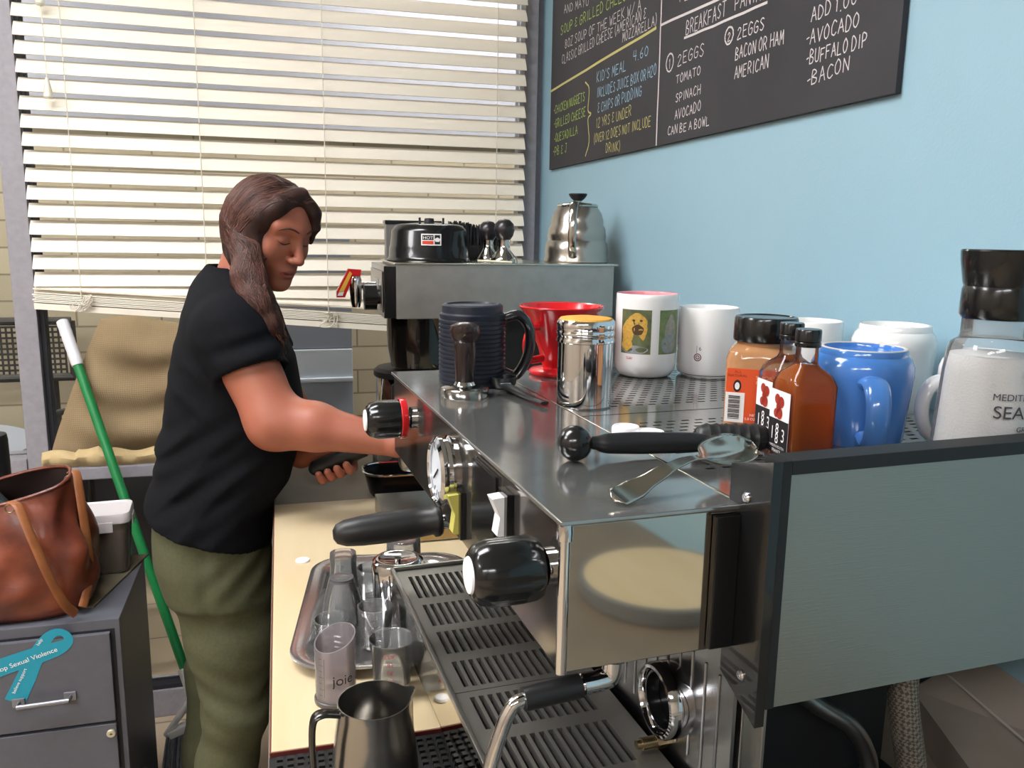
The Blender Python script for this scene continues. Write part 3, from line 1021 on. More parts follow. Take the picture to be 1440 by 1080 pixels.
# small white mug further back
t = thing('white_mug', 'plain white mug half hidden behind the spice jar lid', 'mug', (0.704, 0.985, TRY), 0)
MB().lathe([(0, 0.002), (0.037, 0.002), (0.041, 0.008), (0.041, 0.086), (0.0402, 0.089), (0.0385, 0.089), (0.0375, 0.086), (0.0375, 0.012), (0, 0.009)], 56).lathe([(0.036, 0.0021), (0.036, 0), (0.033, 0), (0.033, 0.0021)], 48).build('body', WHITE, t)
hh = MB()
add_inverted_handle(hh, 0.040, 0.09, 0, 1.2, out=0.028)
hh.build('handle', WHITE, t)


# diner mugs standing upside down
def diner_mug(name, label, loc, R, H, m, ang, foot):
    t = thing(name, label, 'mug', loc, 0)
    pr = [(R * 0.80, 0.004), (R * 0.80, 0.0005), (R * 0.86, 0.0), (R * 0.90, 0.004), (R * 0.93, H * 0.30), (R, H * 0.72), (R * 0.995, H * 0.82), (R * 0.93, H * 0.90), (R * 0.86, H * 0.935), (R * 0.85, H * 0.985), (R * 0.83, H), (R * 0.77, H), (R * 0.755, H * 0.985), (R * 0.745, H * 0.955), (0, H * 0.95)]
    MB().lathe(pr, 64).lathe([(R * 0.80, 0.004), (R * 0.82, H * 0.6), (0, H * 0.7)], 48).build('body', m, t)
    f = MB().lathe([(R * 0.835, H * 0.999), (R * 0.825, H + 0.0007), (R * 0.775, H + 0.0007), (R * 0.765, H * 0.999)], 64)
    f.build('foot_ring', foot, t)
    hd = MB()
    add_inverted_handle(hd, R * 0.93, H, 0, ang, w=0.0085 if R > .045 else 0.0068, out=0.034 if R > .045 else 0.029, low=0.14, high=0.68)
    hd.build('handle', m, t)
    return t


diner_mug('diner_mug', 'blue diner mug standing upside down beside the syrup bottles', (0.5575, 0.6945, TRY), 0.0485, 0.094, BLUE, math.radians(-116), mat('unglazed_rim', 'cfc9bf', 0.5))
diner_mug('diner_mug', 'large white diner mug standing upside down by the teal wall', (0.705, 0.826, TRY), 0.0475, 0.100, WHITE, math.radians(186), WHITE)
diner_mug('diner_mug', 'white diner mug standing upside down behind the salt grinder', (0.6680, 0.6550, TRY), 0.0400, 0.092, WHITE, math.radians(178), WHITE)

# spice jar
t = thing('spice_jar', 'squarish spice jar with a black lid and an orange label', 'jar', (0.4870, 0.7590, TRY), math.radians(-36))


def squircle(rx, ry, p, n=48):
    out = []
    for k in range(n):
        a = 2 * PI * k / n
        c, s_ = math.cos(a), math.sin(a)
        q = (abs(c) ** p + abs(s_) ** p) ** (-1 / p)
        out.append((rx * q * c, ry * q * s_))
    return out


def loft(mb, secs, mi=0, caps=True):
    n = len(secs[0][0])
    vs, fs = [], []
    for poly, z in secs:
        vs += [(x, y, z) for x, y in poly]
    for i in range(len(secs) - 1):
        for k in range(n):
            fs.append((i * n + k, i * n + (k + 1) % n, (i + 1) * n + (k + 1) % n, (i + 1) * n + k))
    if caps:
        fs.append(tuple(range(n - 1, -1, -1)))
        fs.append(tuple(range((len(secs) - 1) * n, len(secs) * n)))
    mb.add(vs, fs, mi)


jm = MB()
rx = 0.0365
loft(jm, [(squircle(rx * .94, rx * .94, 5), 0), (squircle(rx, rx, 5), 0.003), (squircle(rx, rx, 5), 0.076), (squircle(rx * .95, rx * .95, 4), 0.084), (squircle(rx * .86, rx * .86, 2.2), 0.0885), (squircle(0.0285, 0.0285, 2), 0.0905), (squircle(0.0285, 0.0285, 2), 0.096)])
jm.build('jar', mat('amber_spice_jar', 'b98a63', 0.12, var=(25, 'a5744b'), coat=0.6), t)
MB().lathe([(0, 0.094), (0.0318, 0.094), (0.0325, 0.0955), (0.0322, 0.1165), (0.0312, 0.119), (0.028, 0.1195), (0.027, 0.1185), (0, 0.1185)], 56).build('lid', BLACK, t)
fy = -rx - 0.0005
Mf = Matrix(((1, 0, 0, 0), (0, 0, -1, fy), (0, 1, 0, 0), (0, 0, 0, 1)))           # label facing -y
lb = MB()
lb.box((-0.033, fy, 0.012), (0.033, fy + 0.0004, 0.068), 0)
lb.box((-0.033, fy - 0.0003, 0.012), (-0.014, fy, 0.043), 1)
lb.lathe([(0, 0), (0.0125, 0)], 32, Matrix.Translation((0.018, fy - 0.0003, 0.040)) @ Matrix.Rotation(PI / 2, 4, 'X'), 3)
lb.box((0.020, fy - 0.0002, 0.055), (0.033, fy, 0.068), 2)
for k in range(15):
    lb.box((-0.030, fy - 0.0006, 0.0155 + k * 0.00165), (-0.0185, fy - 0.0003, 0.0155 + k * 0.00165 + (0.0011 if k % 3 else 0.0006)), 2)
flat_text(lb, 'SMOKED', 0.0052, Matrix.Translation((0.008, 0, 0)) @ Mf @ Matrix.Translation((0, 0.058, 0.0007)), 4, sx=1.2)
flat_text(lb, 'PAPRIKA', 0.0052, Matrix.Translation((0.008, 0, 0)) @ Mf @ Matrix.Translation((0, 0.053, 0.0007)), 4, sx=1.2)
for k, s_ in enumerate(('ALL', 'NATURAL')):
    flat_text(lb, s_, 0.0036, Mf @ Matrix.Translation((-0.022, 0.0635 - k * 0.0038, 0.0007)), 5, sx=1.2)
lb.lathe([(0, 0), (0.004, 0)], 20, Matrix.Translation((-0.022, fy - 0.0003, 0.0500)) @ Matrix.Rotation(PI / 2, 4, 'X') @ Matrix.Scale(1.6, 4, (0, 1, 0)), 2)
lb.lathe([(0, 0), (0.0024, 0)], 20, Matrix.Translation((-0.022, fy - 0.0005, 0.0500)) @ Matrix.Rotation(PI / 2, 4, 'X') @ Matrix.Scale(1.6, 4, (0, 1, 0)), 1)
for k, s_ in enumerate(('NET WT', '5.0 OZ (141 G)')):
    flat_text(lb, s_, 0.0034, Mf @ Matrix.Translation((-0.001, 0.0195 - k * 0.0042, 0.0007)), 1, sx=1.1)
lb.build('label', [mat('orange_label', 'e0562a', 0.4), PAPER_W, INK, mat('grey_dot', 'a5a3a2', 0.4), mat('pale_orange_print', 'f0b48a', 0.4), mat('brown_print', '8a2f18', 0.4)], t, flat=True)

# two small syrup bottles
AMBER = thin_glass('amber_syrup', 'ffb24a', 0.0, 1.05, 0.5, 'e67f18')


def syrup(label, loc, rz, full):
    t = thing('syrup_bottle', label, 'bottle', loc, rz, 'small syrup bottles')
    q = 0.0225
    g = MB()
    secs = [(squircle(q * .95, q * .95, 7, 40), 0.0), (squircle(q, q, 7, 40), 0.002), (squircle(q, q, 7, 40), 0.070), (squircle(q * .88, q * .88, 5, 40), 0.079), (squircle(q * .50, q * .50, 2.4, 40), 0.087), (squircle(0.0100, 0.0100, 2, 40), 0.091), (squircle(0.0098, 0.0098, 2, 40), 0.106)]
    loft(g, secs)
    g.build('glass', thin_glass('bottle_glass', 'fbfcfc', 0.0, 1.4, 0.02), t)
    s_ = MB()
    k = 0.92
    if full:
        loft(s_, [([(x * k, y * k) for x, y in p], max(0.004, z)) for p, z in secs[1:5]] + [(squircle(0.0085, 0.0085, 2, 40), 0.088)])
    else:
        loft(s_, [([(x * k, y * k) for x, y in secs[1][0]], 0.004), ([(x * k, y * k) for x, y in secs[1][0]], 0.048)])
    s_.build('syrup', AMBER, t)
    cp = MB().lathe([(0, 0.1042), (0.0112, 0.1042), (0.0115, 0.105), (0.0115, 0.108), (0.0108, 0.1088), (0.0115, 0.1096), (0.0115, 0.1185), (0.0108, 0.120), (0, 0.1202)], 36)
    cp.build('cap', BLACK, t)
    l = MB()
    f = -q - 0.0004
    Mf = Matrix(((1, 0, 0, 0), (0, 0, -1, f), (0, 1, 0, 0), (0, 0, 0, 1)))
    l.box((-0.0175, f, 0.006), (0.0175, f + 0.0004, 0.064), 0)
    l.box((-0.0175, f - 0.0002, 0.006), (0.0175, f, 0.0375), 1)
    for (x, z, r_) in ((-0.004, 0.056, 0.0048), (0.003, 0.054, 0.0052), (-0.001, 0.049, 0.0045), (0.001, 0.0435, 0.0055), (-0.005, 0.043, 0.0042)):
        l.lathe([(0, 0), (r_, 0)], 18, Matrix.Translation((x, f - 0.0004, z)) @ Matrix.Rotation(PI / 2, 4, 'X'), 2)
    flat_text(l, '1', 0.017, Mf @ Matrix.Translation((-0.0105, 0.0185, 0.0006)), 3, sx=0.8)
    flat_text(l, '8', 0.0135, Mf @ Matrix.Translation((-0.001, 0.0245, 0.0006)), 3, sx=0.9)
    flat_text(l, '8', 0.0135, Mf @ Matrix.Translation((-0.001, 0.0155, 0.0006)), 3, sx=0.9)
    flat_text(l, '3', 0.017, Mf @ Matrix.Translation((0.0095, 0.0185, 0.0006)), 3, sx=0.8)
    flat_text(l, 'MAISON ROUTIN', 0.0034, Mf @ Matrix.Translation((0, 0.0115, 0.0006)), 3)
    flat_text(l, 'FRANCE', 0.0040, Mf @ Matrix.Translation((0, 0.0070, 0.0006)), 3)
    l.build('label', [PAPER_W, INK, mat('red_fruit_print', 'b23a2a', 0.4, var=(300, '8d2a20')), mat('white_ink', 'f2efec', 0.5)], t, flat=True)
    return t


syrup('full amber syrup bottle, front one of two, nearest the grey side panel', (0.4545, 0.6400, TRY), math.radians(-95), True)
syrup('half empty syrup bottle tucked behind the full amber one beside the spice jar', (0.4725, 0.6920, TRY), math.radians(-95), False)

# sea salt grinder
t = thing('salt_grinder', 'clear grinder of white sea salt with a black top at the right edge', 'grinder', (0.5900, 0.5690, TRY))
t.scale = (1.07, 1.07, 0.965)
gp = [(0, 0.0), (0.039, 0.0), (0.0405, 0.003), (0.0400, 0.020), (0.0365, 0.092), (0.0345, 0.112), (0.0325, 0.118), (0.0270, 0.122), (0.0262, 0.126), (0.0262, 0.142)]
MB().lathe(gp + [(0.0242, 0.142), (0.0242, 0.125), (0, 0.124)], 56).build('glass', CLEAR, t)
MB().lathe([(0, 0.010), (0.0372, 0.010), (0.0370, 0.020), (0.0340, 0.092), (0.0320, 0.108), (0, 0.112)], 48).build('salt', mat('white_salt', 'f2f0ee', 0.7, bump=(500, 0.6)), t)
MB().lathe([(0, 0.140), (0.0272, 0.140), (0.0290, 0.143), (0.0285, 0.165), (0.0275, 0.168), (0.0285, 0.171), (0.0315, 0.190), (0.0322, 0.1985), (0.0312, 0.200), (0, 0.200)], 48).build('grinder_top', BLACK, t)
aS = math.atan2(-0.569, -0.590) + 0.85
tx = MB()
for s_, sz, z in (('MEDITERRANEAN', 0.0082, 0.0735), ('SEA SALT', 0.0155, 0.0580), ('GRINDER', 0.0060, 0.0470), ('NET WT 14 OZ', 0.0040, 0.0400), ('(396 G)', 0.0040, 0.0350)):
    rr_ = np.interp(z, [0.02, 0.092], [0.0400, 0.0365]) + 0.0004
    wrap_text(tx, s_, sz, rr_, aS, z, 0, 0.92)
rr_ = 0.0396
arc_patch(tx, rr_ + 0.0004, aS - 0.42, aS + 0.42, 0.0195, 0.0208, 10, 1)
wrap_text(tx, 'NATURAL CRYSTALS', 0.0042, 0.0402, aS, 0.0130, 2, 0.95)
vs = [(0.0380 * math.cos(aS + dx / 0.038), 0.0380 * math.sin(aS + dx / 0.038), 0.094 + dz) for dx, dz in ((0, 0.0075), (-0.0085, 0), (0, -0.0075), (0.0085, 0))]
tx.add(vs, [(0, 1, 2, 3)], 0)
wrap_text(tx, 'M', 0.007, 0.0384, aS, 0.0912, 3)
tx.build('lettering', [mat('grey_print', '3c3a40', 0.5), mat('blue_line', '3e58a6', 0.5), mat('lilac_print', '9d9ab4', 0.5), PAPER_W], t, flat=True)

# two small white caps
for i, (x, y, lab) in enumerate(((0.3290, 0.7485, 'small round white plastic cap on the machine, the rear of the pair'), (0.3440, 0.7235, 'small round white plastic cap on the machine, the front of the pair'))):
    o = MB().lathe([(0, 0), (0.0136, 0), (0.0142, 0.001), (0.0140, 0.0105), (0.0130, 0.0122), (0.0115, 0.0122), (0.0110, 0.0114), (0, 0.0114)], 36).build('bottle_cap', WHITE_PL, None, (x, y, TRY))
    tag(o, lab, 'cap', 'small white caps on the machine')

# black ball-ended lever and ribbed handle, spoon resting on them
t = thing('lever_handle', 'black lever with a ball end lying across the machine under the spoon', 'lever', (0.2430, 0.6610, TOP))
MB().lathe([(0, -0.0158), (0.006, -0.0146), (0.0112, -0.0112), (0.0146, -0.006), (0.0158, 0), (0.0146, 0.006), (0.0112, 0.0112), (0.006, 0.0146), (0, 0.0158)], 36, Matrix.Translation((0, 0, 0.016))).build('ball', BLACK, t)
MB().tube([(0.012, 0, 0.0155), (0.020, 0, 0.0150), (0.030, 0, 0.0140), (0.060, -0.001, 0.0130), (0.110, -0.004, 0.0115), (0.134, -0.006, 0.0105)], [0.0055, 0.0062, 0.0090, 0.0100, 0.0092, 0.006], 20, smooth=5).build('shaft', RUBBER, t)
t = thing('ribbed_lever', 'black ribbed plastic handle lying between the lever and the spice jar', 'handle', (0.3680, 0.6800, TRY + 0.0145), 0)
pts, rad = [], []
for k in range(25):
    pts.append((k * 0.0030, -0.0006 * k, 0.0))
    e = min(1, (k + 0.6) / 3, (25.4 - k) / 5)
    rad.append((0.0128 + (0.0012 if k % 3 == 1 else 0)) * math.sqrt(max(0.1, e)))
MB().tube(pts, rad, 24).build('grip', RUBBER, t)


def spoon_geo():
    m = MB()
    n, mlen = 30, 12
    L = 0.165
    vs, fs = [], []
    top = []
    for i in range(n + 1):
        s_ = i / n
        x = s_ * L
        if s_ < 0.60:
            q = s_ / 0.60
            wd = 0.0095 * (1 - q) ** 1.6 * (1 + 0.12 * math.cos(q * 26)) + 0.0027
            if s_ < 0.05:
                wd *= math.sqrt(s_ / 0.05 + 0.02)
            zc = 0.005 + 0.018 * math.sin(min(1, q) * PI * 0.62) ** 2
            dep = 0
        else:
            q = (s_ - 0.60) / 0.40
            wd = 0.0195 * math.sqrt(max(0, 1 - ((q - 0.56) / (0.56 if q < 0.56 else 0.44)) ** 2)) ** 0.9
            wd = max(wd, 0.0028 if q < 0.3 else 0.0004)
            zc = 0.005 + 0.018 * math.sin(PI * 0.62) ** 2 + 0.002 * q
            dep = 0.0085 * math.sqrt(max(0, 1 - ((q - 0.56) / 0.60) ** 2))
        for j in range(mlen + 1):
            t_ = -1 + 2 * j / mlen
            vs.append((x, t_ * wd, zc - dep * (1 - t_ * t_)))
    N = len(vs)
    vs += [(x, y, z - 0.0013) for x, y, z in vs]
    w_ = mlen + 1
    for i in range(n):
        for j in range(mlen):
            a = i * w_ + j
            fs.append((a, a + w_, a + w_ + 1, a + 1))
            fs.append((a + N, a + 1 + N, a + w_ + 1 + N, a + w_ + N))
        for j in (0, mlen):
            a = i * w_ + j
            fs.append((a, a + N, a + w_ + N, a + w_))
    for i in (0, n):
        for j in range(mlen):
            a = i * w_ + j
            fs.append((a, a + 1, a + 1 + N, a + N))
    m.add(vs, fs)
    return m


o = spoon_geo()
o = o.build('spoon', mat('worn_silver', 'bdb8ae', 0.16, 1.0, bump=(120, 0.05)), None, (0.2280, 0.5400, TOP + 0.0015), sharp=180)
o.rotation_euler = (0.38, math.radians(-1.0), math.radians(25))
tag(o, 'silver dessert spoon with beaded handle resting on the black lever', 'spoon')

# black measuring scoop lying in front of the navy mug
t = thing('coffee_scoop', 'small black scoop with a flat handle lying beside the shaker', 'scoop', (0.268, 0.992, TOP + 0.001))
MB().tube([(0.000, 0.0, 0.006), (0.004, -0.03, 0.0048), (0.012, -0.075, 0.0035), (0.0195, -0.106, 0.003)], [0.0065, 0.006, 0.0055, 0.0045], 14, smooth=5, flat=(1.3, 0.5)).build('handle', RUBBER, t)
MB().lathe([(0, 0.0), (0.013, 0.0), (0.016, 0.005), (0.0175, 0.014), (0.0165, 0.014), (0.0145, 0.005), (0, 0.0025)], 28, Matrix.Translation((0.003, 0.016, 0.0))).build('bowl', RUBBER, t)
MB().box((-0.0065, -0.006, 0.0075), (0.0075, 0.005, 0.0095), bev=0.0008).build('clip', CHROME, t)

# ------------------------------------------------------------------ tray of glassware on the board
def rrect(hx, hy, r, n=8):
    out = []
    for cx, cy, a0 in ((hx - r, hy - r, 0), (-hx + r, hy - r, 90), (-hx + r, -hy + r, 180), (hx - r, -hy + r, 270)):
        for k in range(n + 1):
            a = math.radians(a0 + 90 * k / n)
            out.append((cx + r * math.cos(a), cy + r * math.sin(a)))
    return out


tr = MB()
loft(tr, [(rrect(.090, .150, .035), 0.0), (rrect(.095, .155, .040), 0.0008), (rrect(.100, .160, .044), 0.008), (rrect(.106, .166, .048), 0.0125), (rrect(.122, .182, .058), 0.0150), (rrect(.125, .185, .060), 0.0140), (rrect(.1255, .1855, .060), 0.0150), (rrect(.122, .182, .058), 0.0164), (rrect(.105, .165, .048), 0.0140), (rrect(.099, .159, .044), 0.0090), (rrect(.094, .154, .040), 0.0022)], caps=True)
o = tr.build('serving_tray', mat('old_silver_tray', 'c9c6c5', 0.17, 0.9, var=(14, 'b5b1b0')), None, (0.138, 1.133, CZ), math.radians(-8), sharp=60)
tag(o, 'rounded silver serving tray holding shot glasses on the maple board', 'tray')
TZ = CZ + 0.0024


def glassware(name, label, cat, loc, outer, t=0.0016, m=None, seg=40, inverted=False, group=None):
    """thin-walled lathed vessel: outer profile from the base up."""
    inner = [(max(r - t, 0.001), z) for r, z in outer]
    z0 = outer[0][1]
    inner = [(r, z) for r, z in inner if z > z0 + 2.5 * t]
    inner = [(inner[0][0], z0 + 2.5 * t)] + inner
    pr = [(0, z0)] + outer + inner[::-1] + [(0, z0 + 2.5 * t)]
    if inverted:
        H = outer[-1][1]
        pr = [(r, H - z) for r, z in pr]
    mb = MB().lathe(pr, seg)
    return mb


th = thing('steel_jar', 'tall polished steel jar upside down at the back of the tray', 'jar', (0.148, 1.115, TZ))
th.scale = (1.06, 1.06, 1.13)
MB().lathe([(0.030, 0), (0.0325, 0.0), (0.033, 0.002), (0.0345, 0.050), (0.0352, 0.068), (0.0335, 0.0745), (0.029, 0.0775), (0.024, 0.0775), (0.022, 0.0765), (0, 0.0755)], 48).build('body', CHROME, th)
MB().lathe([(0, 0.0770), (0.0045, 0.0770), (0.005, 0.0755)], 16).build('dimple', STEEL, th)


def shot(label, loc, prof, inverted=False, marks=False, rim=None):
    t = thing('shot_glass', label, 'glass', loc, 0)
    glassware('g', '', '', None, prof, inverted=inverted).build('glass', CLEAR, t)
    if rim:
        H = prof[-1][1]
        r0 = prof[0][0]
        MB().lathe([(r0 * 0.72, H + 0.0003), (r0 * 1.02, H + 0.0003), (r0 * 1.02, H - 0.0035), (r0 * 1.0, H - 0.0035)], 36).build('dark_rim', rim, t)
    if marks:
        mk = MB()
        a = -PI / 2 - 0.15
        for k in range(5):
            z = 0.014 + k * 0.008
            rr = np.interp(z, [p[1] for p in prof], [p[0] for p in prof]) + 0.0004
            arc_patch(mk, rr, a - 0.25, a + (0.25 if k % 2 else 0.05), z, z + 0.0007, 5)
        mk.build('measure_lines', mat('grey_print', '3c3a40'), t, flat=True)
    return t


BEAK = [(0.0165, 0.0), (0.0185, 0.004), (0.0205, 0.020), (0.0225, 0.045), (0.0230, 0.058)]
shot('clear shot glass upside down at the far side of the silver tray', (0.078, 1.215, TZ), [(0.0195, 0.0), (0.0205, 0.008), (0.0195, 0.018), (0.0235, 0.048), (0.0250, 0.062)], inverted=True)
shot('upside down measuring glass with a dark rimmed foot in the middle of the tray', (0.069, 1.118, TZ), [(0.0165, 0.0), (0.0185, 0.006), (0.0250, 0.030), (0.0300, 0.058), (0.0305, 0.064)], inverted=True, marks=False, rim=mat('smoky_rim', '4a4b50', 0.2))
shot('clear shot glass with measure lines standing upright at the front of the tray', (0.106, 1.030, TZ), BEAK, marks=True)
shot('short clear glass on the tray between the far shot glass and steel jar', (0.120, 1.182, TZ), [(0.020, 0.0), (0.022, 0.004), (0.0235, 0.030), (0.0245, 0.048)])
shot('clear glass upside down behind the steel jar on the tray', (0.172, 1.228, TZ), [(0.0235, 0.0), (0.026, 0.004), (0.0275, 0.040), (0.0285, 0.074)], inverted=True)
shot('squat clear glass at the front left corner of the tray', (0.051, 1.056, TZ), [(0.018, 0.0), (0.021, 0.004), (0.0225, 0.020), (0.0235, 0.034)])

# translucent beaker with a slanted rim and the word joie
t = thing('measuring_beaker', 'milky plastic beaker with slanted rim marked joie standing before the tray', 'beaker', (0.0475, 0.919, CZ))
vs, fs = [], []
n = 48
R = 0.0235
for wall in (0, 1):
    for iz in range(9):
        q = iz / 8
        for k in range(n):
            a = 2 * PI * k / n
            zt_ = 0.078 + 0.0085 * math.cos(a - 0.7)
            r = R + 0.0004 - 0.0006 * (1 - q) - (0.0016 if wall else 0)
            zz = (0.006 if wall else 0.0) + (zt_ - (0.006 if wall else 0.0)) * q
            vs.append((r * math.cos(a), r * math.sin(a), zz))
N = 9 * n
for wall in (0, 1):
    for iz in range(8):
        for k in range(n):
            k2 = (k + 1) % n
            f = (wall * N + iz * n + k, wall * N + iz * n + k2, wall * N + (iz + 1) * n + k2, wall * N + (iz + 1) * n + k)
            fs.append(f if wall == 0 else f[::-1])
for k in range(n):
    k2 = (k + 1) % n
    fs.append((8 * n + k, 8 * n + k2, N + 8 * n + k2, N + 8 * n + k))
fs.append(tuple(range(n - 1, -1, -1)))
fs.append(tuple(N + k for k in range(n)))
MB().add(vs, fs).build('beaker', FROST, t, sharp=60)
MB().lathe([(0.0, 0.0001), (0.0248, 0.0001), (0.0252, 0.001), (0.0252, 0.0055), (0.0240, 0.0065)], 40).build('foot', mat('smoky_foot', '55504f', 0.3), t)
aJ = -PI / 2 + 0.30
tx = MB()
wrap_text(tx, 'joie', 0.0175, R + 0.0006, aJ, 0.0300)
for k in range(7):
    arc_patch(tx, R + 0.0006, aJ - 1.25, aJ - (0.95 if k % 2 else 1.05), 0.016 + k * 0.0075, 0.0164 + k * 0.0075, 4)
arc_patch(tx, R + 0.0006, aJ - 0.93, aJ - 0.91, 0.014, 0.062, 1)
tx.build('lettering', INK, t, flat=True)

# clear measuring cup with red print
t = thing('measuring_cup', 'clear plastic cup with red measuring print beside the drip tray', 'cup', (0.1140, 0.922, CZ))
PR = [(0.0205, 0.0), (0.0215, 0.002), (0.0235, 0.030), (0.0262, 0.066), (0.0275, 0.068)]
glassware('g', '', '', None, PR, t=0.0012).build('cup', CLEAR, t)
tx = MB()
RP = mat('red_print', 'b9424c')
aR = -PI / 2 - 0.25
for k, s_ in enumerate(('1/4', '1/3', '1/2', '2/3', 'CUP')):
    wrap_text(tx, s_, 0.0072, np.interp(0.012 + k * 0.0105, [0, 0.03, 0.066], [0.0215, 0.0237, 0.0264]) + 0.0004, aR, 0.012 + k * 0.0105)
tx.build('red_print', RP, t, flat=True)
o = MB().lathe([(0, 0), (0.0085, 0), (0.009, 0.0015), (0.0075, 0.004), (0.004, 0.0055), (0, 0.006)], 28).build('white_dome', WHITE_PL, None, (0.1135, 0.884, CZ))
tag(o, 'tiny white domed lid on the board below the clear measuring cup', 'lid')
o = MB().lathe([(0, 0), (0.0115, 0), (0.012, 0.0012), (0.0112, 0.0032), (0, 0.0036)], 28).build('white_disc', WHITE_PL, None, (0.0205, 1.355, CZ))
tag(o, 'flat white disc on the board beyond the silver tray', 'disc')

# stainless milk pitcher on the mat
t = thing('milk_pitcher', 'stainless steel milk pitcher with a side handle on the black mat', 'pitcher', (0.0735, 0.734, 0.9048))
n = 64
prof_o = [(0.0395, 0.0), (0.0425, 0.003), (0.0430, 0.012), (0.0415, 0.038), (0.0375, 0.074), (0.0345, 0.095), (0.0350, 0.104)]
vs, fs = [], []
for wall in (0, 1):
    for r, z in prof_o:
        for k in range(n):
            a = 2 * PI * k / n
            rr = r - (0.0011 if wall else 0)
            up = max(0, (z - 0.078) / 0.026)
            sp_ = math.exp(-((a - 0.15 if a < PI else a - 2 * PI - 0.15) / 0.22) ** 2) * up
            rr += 0.006 * sp_
            zz = z + 0.004 * sp_ + (0.0012 if wall and z < 0.001 else 0)
            vs.append((rr * math.cos(a), rr * math.sin(a), zz))
L = len(prof_o)
N = L * n
for wall in (0, 1):
    for i in range(L - 1):
        for k in range(n):
            k2 = (k + 1) % n
            f = (wall * N + i * n + k, wall * N + i * n + k2, wall * N + (i + 1) * n + k2, wall * N + (i + 1) * n + k)
            fs.append(f if wall == 0 else f[::-1])
for k in range(n):
    k2 = (k + 1) % n
    fs.append(((L - 1) * n + k, (L - 1) * n + k2, N + (L - 1) * n + k2, N + (L - 1) * n + k))
fs += [tuple(range(n - 1, -1, -1)), tuple(N + k for k in range(n))]
MB().add(vs, fs).build('body', mat('pitcher_steel', 'a09d98', 0.2, 0.95, bump=(60, 0.03)), t, sharp=50)
MB().tube([(-0.034, -0.010, 0.100), (-0.050, -0.013, 0.104), (-0.058, -0.014, 0.096), (-0.059, -0.014, 0.060), (-0.056, -0.014, 0.034), (-0.048, -0.013, 0.024), (-0.038, -0.011, 0.026)], 0.0056, 14, smooth=6, flat=(1.3, 0.55)).build('handle', mat('dark_handle_steel', '4a4846', 0.25, 0.9), t)

# steel knock box / tray behind the portafilter
t = thing('steel_knock_box', 'low stainless steel drawer box on the board behind the portafilter handle', 'box', (0, 0, 0))
o = MB().box((0.166, 1.395, CZ), (0.40, 1.585, CZ + 0.035), bev=0.002)
o.build('body', BRUSHED, t)
MB().box((0.168, 1.391, CZ + 0.004), (0.398, 1.3945, CZ + 0.024), bev=0.001).build('drawer_front', mat('warm_steel', 'b09a74', 0.25, 1.0), t)

# ------------------------------------------------------------------ things on the worktop by the window
t = thing('black_tray', 'low black edged steel tray under the barista hands', 'tray', (0.262, 1.757, 0.885))
tb = MB()
loft(tb, [(rrect(.085, .040, .03), 0), (rrect(.09, .043, .034), 0.006), (rrect(.100, .050, .04), 0.050), (rrect(.104, .054, .043), 0.052), (rrect(.098, .048, .04), 0.0505), (rrect(.088, .042, .034), 0.010)])
tb.build('pan', mat('black_pan', '1d1c1d', 0.25, 0.5), t)
MB().tube([(x, y, 0.054) for x, y in rrect(.103, .053, .043)] + [(0.103, 0.010, 0.054)], 0.003, 8).build('rim', CHROME, t)
o = MB().tube([(0.0, 0, 0), (0.012, 0, 0), (0.08, 0.004, 0.0), (0.13, 0.008, 0)], [0.007, 0.0095, 0.0095, 0.008], 14, smooth=4).build('wooden_stick', mat('orange_wood', 'b8793f', 0.5), None, (0.195, 1.685, 0.8948))
tag(o, 'orange brown wooden stick lying on the worktop behind the board', 'stick')

# ------------------------------------------------------------------ brewer with things on top
BY = 1.755
bw = thing('coffee_brewer', 'stainless coffee brewer with black front by the window corner', 'coffee machine', (0.235, BY, 0.885))
BT = 0.500       # top, above worktop
BRW = mat('brewer_steel', 'aeaca7', 0.38, 0.85, var=(30, 'a3a19c'), bump=(50, 0.04))
MB().box((0.0, 0.0, BT - 0.118), (0.492, 0.24, BT), bev=0.002).build('housing', BRW, bw)
MB().box((-0.004, -0.003, BT - 0.004), (0.500, 0.244, BT + 0.001), bev=0.0015).build('top_edge', mat('bright_edge', 'd8d4c8'), bw)
MB().box((-0.026, -0.001, BT - 0.116), (-0.0005, 0.241, BT - 0.006), bev=0.002).build('front_panel', BLACK, bw)
MB().box((-0.029, 0.012, BT - 0.105), (-0.0265, 0.228, BT - 0.018), bev=0.001).build('front_plate', BRUSHED, bw)
MB().box((-0.0305, 0.070, BT - 0.070), (-0.0295, 0.150, BT - 0.036)).build('front_label', mat('label_grey', 'b7b2ad', 0.5), bw, flat=True)
MB().box((0.20, 0.10, 0.0), (0.492, 0.21, BT - 0.119), bev=0.003).build('tower', BLACK_MATTE, bw)
MB().box((-0.03, 0.072, 0.0), (0.492, 0.24, 0.028), bev=0.003).build('base', BLACK_MATTE, bw)
kb = MB().tube([(-0.029, 0.055, BT - 0.074), (-0.036, 0.055, BT - 0.074)], 0.016, 24).tube([(-0.036, 0.055, BT - 0.074), (-0.062, 0.055, BT - 0.074)], 0.0285, 12)
kb.build('knob', BLACK, bw)
fc = MB().tube([(-0.029, 0.095, BT - 0.052), (-0.070, 0.095, BT - 0.052)], 0.0075, 16).lathe([(0, -0.048), (0.009, -0.048), (0.013, -0.03), (0.013, 0.012), (0.010, 0.02), (0, 0.02)], 24, TR((-0.076, 0.095, BT - 0.052))).build('hot_water_faucet', CHROME, bw)
lv = MB()
Mx = Matrix.Translation((-0.078, 0.087, BT - 0.052)) @ Matrix(((1, 0, 0, 0), (0, 0, 1, 0), (0, 1, 0, 0), (0, 0, 0, 1)))
